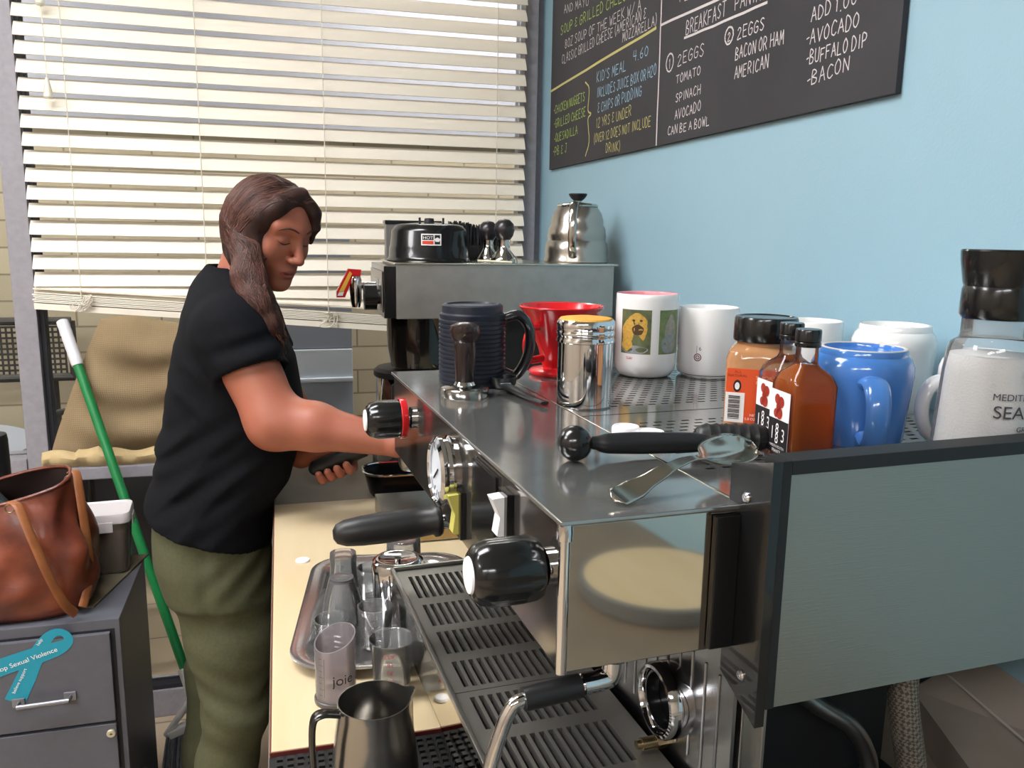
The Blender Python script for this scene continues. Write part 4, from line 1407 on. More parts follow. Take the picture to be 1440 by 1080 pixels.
lv.prism([(0.012, 0.020), (0.014, 0.034), (-0.014, 0.036), (-0.040, -0.014), (-0.040, -0.026), (-0.022, -0.026), (-0.004, 0.018)], 0.0, 0.018, Mx)
lv = lv.build('tap_handle', RED, fc)
MB().prism([(-0.011, 0.031), (-0.006, 0.026), (-0.024, -0.012), (-0.035, -0.014)], -0.0006, 0.0, Mx).build('yellow_label', mat('yellow_label', 'e6b23a', 0.5), lv, flat=True)
MB().prism([(-0.035, -0.015), (-0.024, -0.013), (-0.027, -0.022), (-0.038, -0.022)], -0.0006, 0.0, Mx).build('white_label', PAPER_W, lv, flat=True)
MB().lathe([(0.070, BT - 0.119), (0.068, BT - 0.19), (0.060, BT - 0.235), (0.0, BT - 0.240)], 40, Matrix.Translation((0.062, 0.110, 0))).build('black_funnel', mat('smoked_plastic', '1c1a18', 0.12, coat=0.4), bw)
MB().lathe([(0.072, BT - 0.119), (0.020, BT - 0.235), (0.012, BT - 0.245), (0.012, BT - 0.262), (0, BT - 0.262)], 40, Matrix.Translation((0.142, 0.085, 0))).build('steel_cone', BRUSHED, bw)
MB().tube([(0.142, 0.085, BT - 0.256), (0.142, 0.030, BT - 0.258)], 0.009, 14).build('valve', mat('aged_brass', '9b8a6a'), bw)

t = thing('coffee_server', 'steel coffee server with a wide black lid under the brewer', 'server', (0.282, 1.912, 0.885 + 0.029))
MB().lathe([(0, 0), (0.072, 0), (0.075, 0.005), (0.075, 0.205), (0, 0.205)], 48).build('body', CHROME, t)
MB().lathe([(0.077, 0.205), (0.080, 0.208), (0.080, 0.219), (0.072, 0.226), (0, 0.230)], 48).build('lid', BLACK_MATTE, t)
MB().box((-0.050, -0.092, 0.03), (-0.024, -0.074, 0.200), bev=0.005).build('handle', BLACK_MATTE, t)

BZ = 0.885 + BT + 0.001
t = thing('brew_basket', 'black plastic brew basket with a warning sticker upside down on the brewer', 'brew basket', (0.323, 1.856, BZ))
MB().lathe([(0.094, 0.0), (0.0955, 0.003), (0.0925, 0.006), (0.0895, 0.010), (0.0885, 0.030), (0.0865, 0.034), (0.0835, 0.066), (0.0815, 0.070), (0.0745, 0.0785), (0.066, 0.081), (0.060, 0.0815), (0, 0.0865)], 56).build('basket', BLACK, t)
MB().lathe([(0.0, 0.0860), (0.012, 0.0860), (0.010, 0.094), (0.0, 0.095)], 20).build('spout', BLACK_MATTE, t)
for x in (-0.026, 0.026):
    MB().tube([(x, -0.03, 0.082), (x, -0.03, 0.095)], 0.0025, 8).build('pin', BLACK_MATTE, t)
st = MB()
aB = math.atan2(-1.856, -0.323) + 0.05
arc_patch(st, 0.0883, aB - 0.245, aB + 0.245, 0.036, 0.0605, 10, 0)
arc_patch(st, 0.0886, aB - 0.215, aB + 0.055, 0.0475, 0.058, 8, 1)
arc_patch(st, 0.0886, aB - 0.215, aB + 0.055, 0.0385, 0.0455, 8, 2)
arc_patch(st, 0.0886, aB + 0.08, aB + 0.215, 0.0385, 0.058, 6, 1)
wrap_text(st, 'HOT', 0.0085, 0.0889, aB - 0.08, 0.0495, 0, 1.2)
arc_blob(st, 0.0889, aB + 0.147, 0.048, 0.006, 0.0045, 0, wob=.1)
st.build('warning_sticker', [PAPER_W, INK, mat('orange_red_print', 'd4472c', 0.5)], t, flat=True)
t = thing('black_box', 'grey edged black box behind the brew basket on the brewer', 'box', (0.268, 1.972, BZ))
MB().box((-0.028, -0.014, 0), (0.10, 0.022, 0.082), bev=0.002).build('body', mat('grey_box', '6d6b69', 0.4), t)
MB().box((-0.031, -0.017, 0.082), (0.103, 0.025, 0.090), bev=0.002).build('lid', BLACK, t)

WOODBALL = mat('black_knob_wood', '211d20', 0.35, coat=0.2)


def ball_tamper(label, loc, s_):
    t = thing('ball_tamper', label, 'tamper', loc, 0, 'ball topped tampers')
    MB().lathe([(0, 0), (0.030 * s_, 0), (0.030 * s_, 0.006), (0.026 * s_, 0.012), (0.014 * s_, 0.028), (0.0125 * s_, 0.040), (0.0135 * s_, 0.050), (0, 0.050)], 40).build('base', STEEL, t)
    MB().lathe([(0, 0.048 * s_), (0.0135 * s_, 0.049 * s_), (0.0195 * s_, 0.058 * s_), (0.0225 * s_, 0.070 * s_), (0.0200 * s_, 0.083 * s_), (0.012 * s_, 0.091 * s_), (0, 0.094 * s_)], 36).build('ball_knob', WOODBALL, t)


ball_tamper('steel tamper with black ball knob on the brewer, nearer one in front', (0.481, 1.800, BZ), 1.02)
ball_tamper('steel tamper with black ball knob on the brewer, partly behind the other', (0.462, 1.872, BZ), 0.98)
o = MB().tube([(0, 0, 0.004), (0.07, -0.03, 0.002)], 0.0025, 8).build('stir_stick', mat('pale_wood', 'd9cdb4', 0.6), None, (0.418, 1.787, BZ))
tag(o, 'pale stir stick lying on the brewer beside the brew basket', 'stick')
# dark bristle brush between basket and tampers
t = thing('cleaning_brush', 'black bristled cleaning brush behind the tampers on the brewer', 'brush', (0.405, 1.945, BZ))
MB().box((0.00, -0.012, 0.0), (0.10, 0.012, 0.035), bev=0.004).build('brush_body', BLACK_MATTE, t)
bm_ = MB()
rnd = random.Random(5)
for k in range(260):
    x, y = rnd.uniform(-0.02, 0.10), rnd.uniform(-0.012, 0.012)
    hgt = 0.086 - 0.30 * max(0, x - 0.01) * (0.8 if x < .05 else .62) + rnd.uniform(-0.006, 0.006)
    bm_.tube([(x, y, 0.01), (x + rnd.uniform(-.006, .006), y + rnd.uniform(-.004, .004), max(0.04, hgt))], 0.0013, 4)
bm_.build('bristles', mat('black_bristle', '17181b', 0.6), t)['kind'] = 'stuff'

# gooseneck kettle
t = thing('gooseneck_kettle', 'brushed steel gooseneck pouring kettle with black knob on the brewer', 'kettle', (0.668, 1.846, BZ), math.radians(-116))
kp = [(0, 0), (0.073, 0), (0.0755, 0.002), (0.0755, 0.006), (0.0725, 0.012), (0.0735, 0.026), (0.0710, 0.044), (0.0665, 0.050), (0.0680, 0.060), (0.0655, 0.078), (0.0605, 0.086), (0.0605, 0.096), (0.0560, 0.112), (0.0490, 0.122), (0.0455, 0.127)]
MB().lathe(kp, 56).build('body', mat('kettle_steel', 'b6b0a8', 0.27, 1.0, bump=(30, 0.03)), t)
ld = MB().lathe([(0.0470, 0.1265), (0.0475, 0.130), (0.0440, 0.133), (0.020, 0.136), (0.009, 0.137), (0.009, 0.140), (0, 0.140)], 48).build('lid', STEEL, t)
MB().lathe([(0, 0.139), (0.008, 0.139), (0.017, 0.147), (0.0215, 0.154), (0.0205, 0.1565), (0, 0.157)], 32).build('lid_knob', BLACK_MATTE, ld)
MB().tube([(0.044, -0.0, 0.128), (0.066, -0.0, 0.133), (0.086, 0.0, 0.118), (0.096, 0.0, 0.080), (0.094, 0.0, 0.040), (0.080, 0, 0.018), (0.070, 0, 0.013)], 0.0062, 14, smooth=7, flat=(1.5, 0.6)).build('handle', STEEL, t)
MB().tube([(-0.068, 0, 0.022), (-0.098, 0, 0.020), (-0.105, 0, 0.045), (-0.088, 0, 0.080), (-0.092, 0, 0.115), (-0.118, 0, 0.128)], [0.009, 0.008, 0.007, 0.0062, 0.0055, 0.005], 14, smooth=7).build('spout', STEEL, t)

# ------------------------------------------------------------------ grey filing cabinet and what is on it
fc_ = thing('filing_cabinet', 'dark grey metal filing cabinet with a teal ribbon sticker on its front', 'cabinet', (0, 0, 0))
FG = mat('dark_grey_enamel', '5b5c64', 0.42, var=(40, '56575f'), bump=(300, 0.04))
FGS = FG
CX0, CX1, CY0, CY1, CH = -0.80, -0.320, 1.634, 1.945, 0.710
MB().box((CX0, CY0, 0.0), (CX1, CY1, CH), bev=0.003).build('body', FG, fc_)
DK = mat('drawer_gap', '1d1d22', 0.6)
MB().box((CX0 + 0.010, CY0 - 0.0012, 0.03), (CX1 - 0.010, CY0 + 0.001, CH - 0.020)).build('drawer_gap', DK, fc_, flat=True)
for z0, z1 in ((0.503, CH - 0.024), (0.035, 0.497)):
    dr = MB().box((CX0 + 0.016, CY0 - 0.012, z0), (CX1 - 0.017, CY0 - 0.001, z1), bev=0.002).build('drawer', FG, fc_)
    zc = 0.566 if z0 > 0.3 else 0.33
    hd = MB().tube([(-0.500, CY0 - 0.012, zc), (-0.500, CY0 - 0.030, zc - 0.001), (-0.412, CY0 - 0.030, zc + 0.001), (-0.412, CY0 - 0.012, zc)], 0.0045, 10)
    hd.box((-0.512, CY0 - 0.016, zc - 0.009), (-0.490, CY0 - 0.011, zc + 0.009), bev=0.002).box((-0.424, CY0 - 0.016, zc - 0.008), (-0.402, CY0 - 0.011, zc + 0.010), bev=0.002)
    hd.build('handle', mat('grey_handle', '85868c', 0.35, 0.6), dr)
MB().lathe([(0, 0), (0.0085, 0), (0.0085, 0.003), (0.007, 0.0045), (0, 0.0045)], 24, TR((-0.347, CY0 - 0.012, 0.478), (0, -1, 0))).build('lock', mat('pale_lock', 'c9c3ab', 0.35, 0.6), fc_)
MB().box((-0.3478, CY0 - 0.0172, 0.4765), (-0.3462, CY0 - 0.0163, 0.480)).box((-0.350, CY0 - 0.0172, 0.4774), (-0.344, CY0 - 0.0163, 0.4786)).build('keyhole', INK, fc_, flat=True)

# teal awareness ribbon sticker
rb = thing('ribbon_sticker', 'teal awareness ribbon sticker on the filing cabinet drawer', 'sticker', (0, 0, 0))
TEALR = mat('teal_sticker', '1c93ab', 0.4)
path = [(-0.640, 0.600), (-0.580, 0.622), (-0.520, 0.642), (-0.460, 0.658), (-0.424, 0.668), (-0.408, 0.681), (-0.415, 0.696), (-0.432, 0.698), (-0.448, 0.684), (-0.465, 0.655), (-0.486, 0.612), (-0.508, 0.568)]
wid = [.034, .034, .034, .034, .027, .016, .013, .016, .022, .028, .034, .036]
cp = [p[:2] for p in catmull([(x, z, 0) for x, z in path], 8)]
cw = np.interp(np.linspace(0, len(path) - 1, len(cp)), range(len(path)), wid)
vs, fs = [], []
for i, p in enumerate(cp):
    q0, q1 = cp[max(0, i - 1)], cp[min(len(cp) - 1, i + 1)]
    d = np.array(q1) - np.array(q0)
    d /= np.linalg.norm(d)
    n_ = np.array((-d[1], d[0])) * cw[i] / 2
    yy = CY0 - 0.0126 - 0.0006 * (1 if i < 36 else 0) * (36 - i) / 36 - 0.00002
    vs += [(p[0] + n_[0], yy, p[1] + n_[1]), (p[0] - n_[0], yy, p[1] - n_[1])]
for i in range(len(cp) - 1):
    fs.append((2 * i, 2 * i + 1, 2 * i + 3, 2 * i + 2))
MB().add(vs, fs).build('ribbon', TEALR, rb, flat=True)
tx = MB()
ang = math.atan2(0.658 - 0.622, -0.460 + 0.580)
Mt = Matrix.Translation((-0.536, CY0 - 0.0140, 0.6295)) @ Matrix.Rotation(PI / 2, 4, 'X') @ Matrix.Rotation(ang, 4, 'Z')
flat_text(tx, 'Stop Sexual Violence', 0.0128, Mt, center=False, sx=1.05)
Mt = Matrix.Translation((-0.506, CY0 - 0.0136, 0.585)) @ Matrix.Rotation(PI / 2, 4, 'X') @ Matrix.Rotation(1.10, 4, 'Z')
flat_text(tx, 'believe support', 0.0085, Mt, center=False)
Mt = Matrix.Translation((-0.458, CY0 - 0.0138, 0.676)) @ Matrix.Rotation(PI / 2, 4, 'X') @ Matrix.Rotation(1.05, 4, 'Z')
flat_text(tx, 'help', 0.0085, Mt, center=False)
tx.build('lettering', mat('white_ink', 'f2efec'), rb, flat=True)

# brown sheet under the tub
sm = MB()
vs = [(-0.47, 1.70, CH + .0005), (-0.375, 1.690, CH + .0005), (-0.312, 1.955, CH + .0005), (-0.47, 1.95, CH + .0005)]
vs += [(x, y, z + 0.004) for x, y, z in vs]
sm.add(vs, [(3, 2, 1, 0), (4, 5, 6, 7), (0, 1, 5, 4), (1, 2, 6, 5), (2, 3, 7, 6), (3, 0, 4, 7)])
tag(sm.build('brown_folder', mat('brown_card', '6d6452', 0.7, var=(20, '645b4a')), flat=True), 'brown card folder lying under the food tub on the filing cabinet', 'folder')

# lidded tub
t = thing('food_tub', 'clear plastic tub of tan powder with a white lid on the filing cabinet', 'tub', (-0.393, 1.889, CH + 0.0046), math.radians(4))
tb = MB()
loft(tb, [(rrect(.049, .040, .014), 0), (rrect(.053, .044, .016), 0.004), (rrect(.060, .050, .018), 0.122), (rrect(.0585, .0485, .018), 0.122), (rrect(.050, .041, .015), 0.006)])
tb.build('tub', thin_glass('tub_plastic', 'e9e2dc', 0.1, 1.4, 0.2, 'e3d8cf'), t)
tb = MB()
loft(tb, [(rrect(.0495, .0405, .015), 0.0065), (rrect(.055, .0455, .016), 0.090), (rrect(.052, .042, .016), 0.097)])
tb.build('powder', mat('tan_powder', 'b79f8e', 0.8, var=(30, 'ad9484')), t)
tb = MB()
loft(tb, [(rrect(.0625, .0525, .020), 0.114), (rrect(.0640, .0540, .021), 0.116), (rrect(.0640, .0540, .021), 0.130), (rrect(.062, .052, .020), 0.136), (rrect(.056, .046, .018), 0.137), (rrect(.054, .044, .017), 0.1345)])
lidm = mat('milky_lid', 'dcd5d6', 0.3)
lo = tb.build('lid', lidm, t)
MB().box((-0.030, -0.0565, 0.098), (0.030, -0.0535, 0.120), bev=0.001).box((0.0640, -0.02, 0.100), (0.0665, 0.02, 0.122), bev=0.001).build('lid_clip', lidm, lo)

# brown leather tote bag
t = thing('leather_bag', 'worn brown leather tote bag on the filing cabinet', 'bag', (-0.507, 1.735, CH + 0.0005), 0)
LEA = mat('brown_leather', '47201a', 0.30, var=(15, '7e402a', 0.2), bump=(45, 0.5))
LEAI = mat('bag_lining', '2a1a17', 0.7)
STR = mat('tan_strap', '9a6038', 0.45, var=(30, '8a5230'))
n, ml = 96, 30
vs, fs = [], []
rnd = random.Random(9)
folds = [(rnd.uniform(0, 2 * PI), rnd.uniform(2, 7), rnd.uniform(4, 14), rnd.uniform(0.6, 1.3)) for _ in range(10)]


def bag_pt(a, q, inset=0.0):
    """q 0..1 up the side; opening slumps lower on the left and front."""
    ca, sa = math.cos(a), math.sin(a)
    top = 0.242 + 0.022 * ca + 0.014 * sa
    prof = np.interp(q, [0, .06, .25, .5, .75, .92, 1], [0.90, 1.02, 1.12, 1.06, 0.92, 0.83, 0.80])
    rx, ry = 0.122 * prof, 0.088 * (prof if q < .6 else prof * np.interp(q, [.6, 1], [1, .80]))
    e = (abs(ca) ** 3 + abs(sa) ** 3) ** (-1 / 3)
    w_ = sum(am * math.sin(f * a + z * q + ph) for ph, f, z, am in folds) / 10
    w2 = sum(am * math.sin(f * 1.7 * a - z * 1.5 * q + ph * 2) for ph, f, z, am in folds) / 10
    k = 1 + (0.17 * w_ + 0.09 * w2) * min(1, q * 5) * (1.0 if q < .85 else (1 - q) / .15 * .6 + .4)
    return (rx * e * ca * k * (1 - inset), ry * e * sa * k * (1 - inset), top * q)


for j in range(ml + 1):
    for k in range(n):
        vs.append(bag_pt(2 * PI * k / n, j / ml))
for j in range(ml):
    for k in range(n):
        fs.append((j * n + k, j * n + (k + 1) % n, (j + 1) * n + (k + 1) % n, (j + 1) * n + k))
fs.append(tuple(range(n - 1, -1, -1)))
MB().add(vs, fs).build('bag_body', LEA, t, sharp=80)
vs, fs = [], []
for j in range(11):
    for k in range(n):
        x, y, z = bag_pt(2 * PI * k / n, 1 - 0.6 * j / 10, 0.03)
        vs.append((x, y, z))
for j in range(10):
    for k in range(n):
        fs.append((j * n + k, j * n + (k + 1) % n, (j + 1) * n + (k + 1) % n, (j + 1) * n + k))
fs.append(tuple(10 * n + k for k in range(n)))
MB().add(vs, fs).build('lining', LEAI, t, sharp=80)
rim = [bag_pt(2 * PI * k / n, 1.0, 0.012) for k in range(n + 1)]
MB().tube(rim, 0.0035, 8).build('rim', LEA, t)
MB().tube([(0.012, -0.074, 0.236), (0.030, -0.092, 0.232), (0.052, -0.112, 0.180), (0.075, -0.120, 0.110), (0.096, -0.112, 0.045), (0.110, -0.092, 0.012)], 0.0052, 10, smooth=6, flat=(1.7, 0.5)).build('strap', STR, t)
MB().tube([(0.095, 0.018, 0.262), (0.108, 0.006, 0.262), (0.118, -0.018, 0.210), (0.126, -0.030, 0.120), (0.127, -0.042, 0.060), (0.118, -0.072, 0.016)], 0.0052, 10, smooth=6, flat=(1.7, 0.5)).build('strap', STR, t)
for (x, y, z) in ((0.012, -0.078, 0.226), (0.094, 0.010, 0.250)):
    MB().tube([(x + 0.008 * math.cos(a), y - 0.002, z + 0.008 * math.sin(a)) for a in np.linspace(0, 2 * PI, 20)], 0.0016, 8).build('strap_ring', mat('aged_brass', '9b8a6a'), t)
# dark cloth stuffed in the bag
c = MB()
vs, fs = [], []
for j in range(9):
    for k in range(32):
        a = 2 * PI * k / 32
        q = j / 8
        r = 0.050 * math.cos(q * PI / 2 * 0.98) * (1 + 0.16 * math.sin(3 * a + 5 * q) + 0.08 * math.sin(7 * a))
        vs.append((-0.052 + r * 1.2 * math.cos(a), -0.006 + r * 0.75 * math.sin(a), 0.175 + 0.082 * q + 0.008 * math.sin(4 * a + 9 * q)))
for j in range(8):
    for k in range(32):
        fs.append((j * 32 + k, j * 32 + (k + 1) % 32, (j + 1) * 32 + (k + 1) % 32, (j + 1) * 32 + k))
fs += [tuple(range(31, -1, -1)), tuple(8 * 32 + k for k in range(32))]
c.add(vs, fs)
o = c.build('dark_cloth', mat('dark_green_cloth', '232c2b', 0.7, bump=(60, 0.4)), None, (-0.507, 1.735, CH), sharp=80)
tag(o, 'dark green black cloth stuffed in the top of the brown leather bag', 'cloth')
o = MB().tube([(0, 0, 0), (0, 0, 0.30)], 0.036, 28).lathe([(0.036, 0.30), (0.034, 0.312), (0, 0.312)], 28).build('black_flask', BLACK_MATTE, None, (-0.595, 1.897, CH + 0.0005))
tag(o, 'black cylindrical flask behind the leather bag at the left edge', 'flask')

# ------------------------------------------------------------------ broom leaning on the window
bA, bB = Vector((-0.5550, 2.405, 1.205)), Vector((-0.2560, 2.060, 0.335))
t = thing('broom', 'green handled angle broom with white grip leaning against the window mullion', 'broom', (0, 0, 0))
d = (bB - bA)
MB().tube([bA + d * 0.125, bB], 0.0120, 16).build('handle', mat('green_handle', '1d7c42', 0.35), t)
gp = [bA + d * (q / 12 * 0.128) for q in range(13)]
MB().tube([bA - d * 0.004] + gp, [0.008] + [0.0152 if k % 2 else 0.0145 for k in range(13)], 16).build('grip', mat('white_grip', 'd9d8dc', 0.5), t)
W = mat('white_broom_plastic', 'dddcdb', 0.4)
dn = d.normalized()
hdm = MB().tube([bB - dn * 0.03, bB + dn * 0.035], 0.0165, 16)
hdm.tube([bB + dn * 0.03, (-0.262, 2.040, 0.275), (-0.300, 2.035, 0.222), (-0.312, 2.035, 0.205)], 0.0085, 12, smooth=5)
hdm.tube([bB + dn * 0.03, (-0.222, 2.040, 0.285), (-0.170, 2.035, 0.262)], 0.0085, 12, smooth=5)
hdm.box((-0.075, -0.014, -0.010), (0.085, 0.014, 0.010), M=Matrix.Translation((-0.235, 2.035, 0.232)) @ Matrix.Rotation(-0.36, 4, 'Y'), bev=0.004)
hdm.build('broom_head', W, t)
bm_ = MB()
rnd = random.Random(2)
for k in range(420):
    q = rnd.random()
    x0, y0 = -0.312 + q * 0.155, 2.035 + rnd.uniform(-.012, .012)
    z0 = 0.200 + q * 0.058
    x1 = x0 - 0.006 + (q - 0.5) * 0.05 + rnd.uniform(-.004, .004)
    bm_.tube([(x0, y0, z0), (x0 + (x1 - x0) * .5, y0 + rnd.uniform(-.003, .003), z0 * .5), (x1, y0 * 1.0 + rnd.uniform(-.012, .012), 0.002 + rnd.random() * .012)], 0.0014, 4)
bm_.build('bristles', mat('grey_bristle', '959ba6', 0.6, var=(90, '7b818c')), t)['kind'] = 'stuff'

# ------------------------------------------------------------------ burlap sack on the sill
MB_led = MB().box((-0.628, 2.335, 0.790), (0.715, 2.454, 0.822), bev=0.003)
led = MB_led.build('trim_2', ALU)
struct(led)
t = thing('burlap_sack', 'tan burlap coffee sack standing on the window ledge behind the broom', 'sack', (0, 0, 0.8225))
BUR = mat('burlap', 'a08a69', 0.9, var=(7, '8b7658', 0.2))
nt = BUR.node_tree
bsd = nt.nodes['Principled BSDF']
tcn = nt.nodes.new('ShaderNodeTexCoord')
wv1, wv2 = nt.nodes.new('ShaderNodeTexWave'), nt.nodes.new('ShaderNodeTexWave')
wv1.bands_direction, wv2.bands_direction = 'X', 'Z'
for wv in (wv1, wv2):
    wv.inputs['Scale'].default_value = 110
    wv.inputs['Distortion'].default_value = 1.5
    nt.links.new(tcn.outputs['Object'], wv.inputs['Vector'])
mx = nt.nodes.new('ShaderNodeMath')
nt.links.new(wv1.outputs['Fac'], mx.inputs[0])
nt.links.new(wv2.outputs['Fac'], mx.inputs[1])
bp = nt.nodes.new('ShaderNodeBump')
bp.inputs['Strength'].default_value = 0.5
bp.inputs['Distance'].default_value = 0.002
nt.links.new(mx.outputs[0], bp.inputs['Height'])
nt.links.new(bp.outputs[0], bsd.inputs['Normal'])
nx_, nz_ = 48, 40
vs, fs = [], []
for side in (0, 1):
    for j in range(nz_ + 1):
        qz = j / nz_
        for i in range(nx_ + 1):
            qx = i / nx_
            xl = -0.612 + 0.150 * qz ** 1.15
            xr = -0.140 - 0.03 * qz
            x = xl + (xr - xl) * qx
            edge = (1 - abs(2 * qx - 1) ** 4) * (1 - abs(2 * qz - 1) ** 6)
            th = 0.004 + 0.036 * edge
            wr = 0.010 * edge * math.sin(22 * qz + 4 * qx + 2 * math.sin(5 * qx)) + 0.004 * edge * math.sin(9 * qx + 12 * qz)
            yc = 2.395
            y = yc - th - wr if side == 0 else yc + th * 0.9
            vs.append((x, y, 0.002 + 0.385 * qz + 0.010 * math.sin(7 * qx) * qz))
Nn = (nx_ + 1) * (nz_ + 1)
for side in (0, 1):
    for j in range(nz_):
        for i in range(nx_):
            a = side * Nn + j * (nx_ + 1) + i
            f = (a, a + 1, a + nx_ + 2, a + nx_ + 1)
            fs.append(f if side == 0 else f[::-1])
for j in range(nz_):
    for i in (0, nx_):
        a = j * (nx_ + 1) + i
        fs.append((a, a + nx_ + 1, a + nx_ + 1 + Nn, a + Nn))
for i in range(nx_):
    for j in (0, nz_):
        a = j * (nx_ + 1) + i
        fs.append((a, a + 1, a + 1 + Nn, a + Nn))
MB().add(vs, fs).build('sack_body', BUR, t, sharp=80)
hm_ = MB()
vs = []
for i in range(61):
    q = i / 60
    x = -0.618 + 0.48 * q
    zt_ = 0.040 + 0.006 * math.sin(23 * q) + (0.010 if .18 < q < .3 else 0)
    vs += [(x, 2.352 + .003 * math.sin(40 * q), 0.001), (x, 2.349 + .003 * math.sin(31 * q), zt_ * .6), (x, 2.362, zt_)]
hm_.add(vs, [(3 * i + k, 3 * i + 3 + k, 3 * i + 4 + k, 3 * i + 1 + k) for i in range(60) for k in (0, 1)])
hm_ = hm_.build('stitched_hem', mat('pale_burlap', 'c3ab7e', 0.9, bump=(120, .5)), t)
sol = hm_.modifiers.new('thick', 'SOLIDIFY')
sol.thickness = 0.003

# ------------------------------------------------------------------ chalkboard menu on the teal wall
cbd = thing('menu_chalkboard', 'black chalkboard menu with handwritten chalk prices on the teal wall', 'chalkboard', (0, 0, 0))
MB().box((WX - 0.010, 0.944, 1.635), (WX - 0.0005, 2.382, 2.32), bev=0.001).build('board', mat('chalkboard_black', '2d2c30', 0.75, var=(5, '37363a')), cbd)
GL = {
 'A': [[(0, 0), (.45, 1), (1, 0)], [(.18, .38), (.85, .4)]], 'B': [[(0, 0), (.05, 1), (.6, .95), (.75, .75), (.1, .52), (.85, .35), (.7, .03), (0, 0)]],
 'C': [[(.95, .85), (.5, 1), (.08, .6), (.15, .15), (.55, 0), (.95, .15)]], 'D': [[(.05, 0), (.05, 1), (.6, .9), (.95, .5), (.6, .05), (.05, 0)]],
 'E': [[(.9, 1), (.05, 1), (.05, 0), (.9, 0)], [(.05, .52), (.7, .54)]], 'F': [[(.95, 1), (.05, 1), (.05, 0)], [(.05, .52), (.7, .54)]],
 'G': [[(.95, .85), (.5, 1), (.08, .6), (.15, .12), (.6, 0), (.92, .2), (.9, .48), (.5, .46)]], 'H': [[(.05, 1), (.05, 0)], [(.95, 1), (.95, 0)], [(.05, .5), (.95, .52)]],
 'I': [[(.5, 1), (.5, 0)]], 'J': [[(.3, 1), (1, 1)], [(.7, 1), (.7, .15), (.4, 0), (.05, .2)]], 'K': [[(.05, 1), (.05, 0)], [(.9, 1), (.08, .45), (.95, 0)]],
 'L': [[(.08, 1), (.05, 0), (.9, .02)]], 'M': [[(0, 0), (.12, 1), (.5, .35), (.88, 1), (1, 0)]], 'N': [[(.05, 0), (.08, 1), (.92, 0), (.95, 1)]],
 'O': [[(.5, 1), (.08, .65), (.12, .2), (.5, 0), (.9, .25), (.92, .7), (.5, 1)]], 'P': [[(.08, 0), (.05, 1), (.7, .95), (.9, .7), (.6, .48), (.08, .45)]],
 'Q': [[(.5, 1), (.08, .65), (.12, .2), (.5, 0), (.9, .25), (.92, .7), (.5, 1)], [(.6, .25), (1, -.08)]], 'R': [[(.05, 0), (.05, 1), (.7, .95), (.85, .7), (.5, .5), (.08, .47)], [(.45, .48), (.95, 0)]],
 'S': [[(.9, .88), (.5, 1), (.12, .78), (.5, .52), (.88, .28), (.5, 0), (.08, .12)]], 'T': [[(0, 1), (1, .98)], [(.5, 1), (.48, 0)]], 'U': [[(.05, 1), (.08, .2), (.5, 0), (.9, .2), (.95, 1)]],
 'V': [[(0, 1), (.48, 0), (1, 1)]], 'W': [[(0, 1), (.25, 0), (.5, .7), (.75, 0), (1, 1)]], 'X': [[(0, 1), (1, 0)], [(1, 1), (0, 0)]], 'Y': [[(0, 1), (.5, .5)], [(1, 1), (.4, 0)]], 'Z': [[(.05, 1), (.95, 1), (.05, 0), (.95, 0)]],
 '0': [[(.5, 1), (.1, .65), (.12, .2), (.5, 0), (.88, .25), (.9, .7), (.5, 1)]], '1': [[(.3, .8), (.5, 1), (.5, 0)]], '2': [[(.1, .8), (.45, 1), (.85, .75), (.05, 0), (.95, 0)]],
 '4': [[(.2, 1), (.05, .45), (.9, .45)], [(.75, 1), (.7, 0)]], '6': [[(.75, 1), (.15, .5), (.2, .1), (.55, 0), (.85, .2), (.7, .45), (.2, .4)]], '8': [[(.5, .52), (.15, .78), (.5, 1), (.85, .78), (.5, .52), (.1, .22), (.5, 0), (.9, .22), (.5, .52)]],
 '-': [[(.1, .45), (.9, .5)]], '.': [[(.4, 0), (.55, .04)]], "'": [[(.5, 1.05), (.4, .8)]], '(': [[(.8, 1.15), (.3, .7), (.3, .3), (.8, -.15)]], ')': [[(.2, 1.15), (.7, .7), (.7, .3), (.2, -.15)]],
 '&': [[(.85, .9), (.4, 1), (.2, .75), (.55, .52), (.15, .3), (.3, .02), (.9, .1)]], '/': [[(.9, 1), (.1, 0)]]}
CHALK = {'w': mat('white_chalk', 'd9d3d2', 0.9, var=(400, 'b5b0b0', .3)), 'g': mat('green_chalk', 'b4cf62', 0.9, var=(400, '93ac50', .3)), 'b': mat('blue_chalk', '9fc4d8', 0.9, var=(400, '86a9bd', .3)), 'y': mat('yellow_chalk', 'c9c17c', 0.9, var=(400, 'aba468', .3))}
XB = WX - 0.0104
crnd = random.Random(11)


def chalk_line(mb, pts, w):
    """flat chalk stroke on the board; pts are (y, z)."""
    for (y0, z0), (y1, z1) in zip(pts, pts[1:]):
        dy, dz = y1 - y0, z1 - z0
        L = math.hypot(dy, dz) + 1e-9
        ny, nz = -dz / L * w / 2, dy / L * w / 2
        ey, ez = dy / L * w * .3, dz / L * w * .3
        x = XB - crnd.uniform(0, 0.0002)
        mb.add([(x, y0 + ny - ey, z0 + nz - ez), (x, y1 + ny + ey, z1 + nz + ez), (x, y1 - ny + ey, z1 - nz + ez), (x, y0 - ny - ey, z0 - nz - ez)], [(0, 1, 2, 3)])


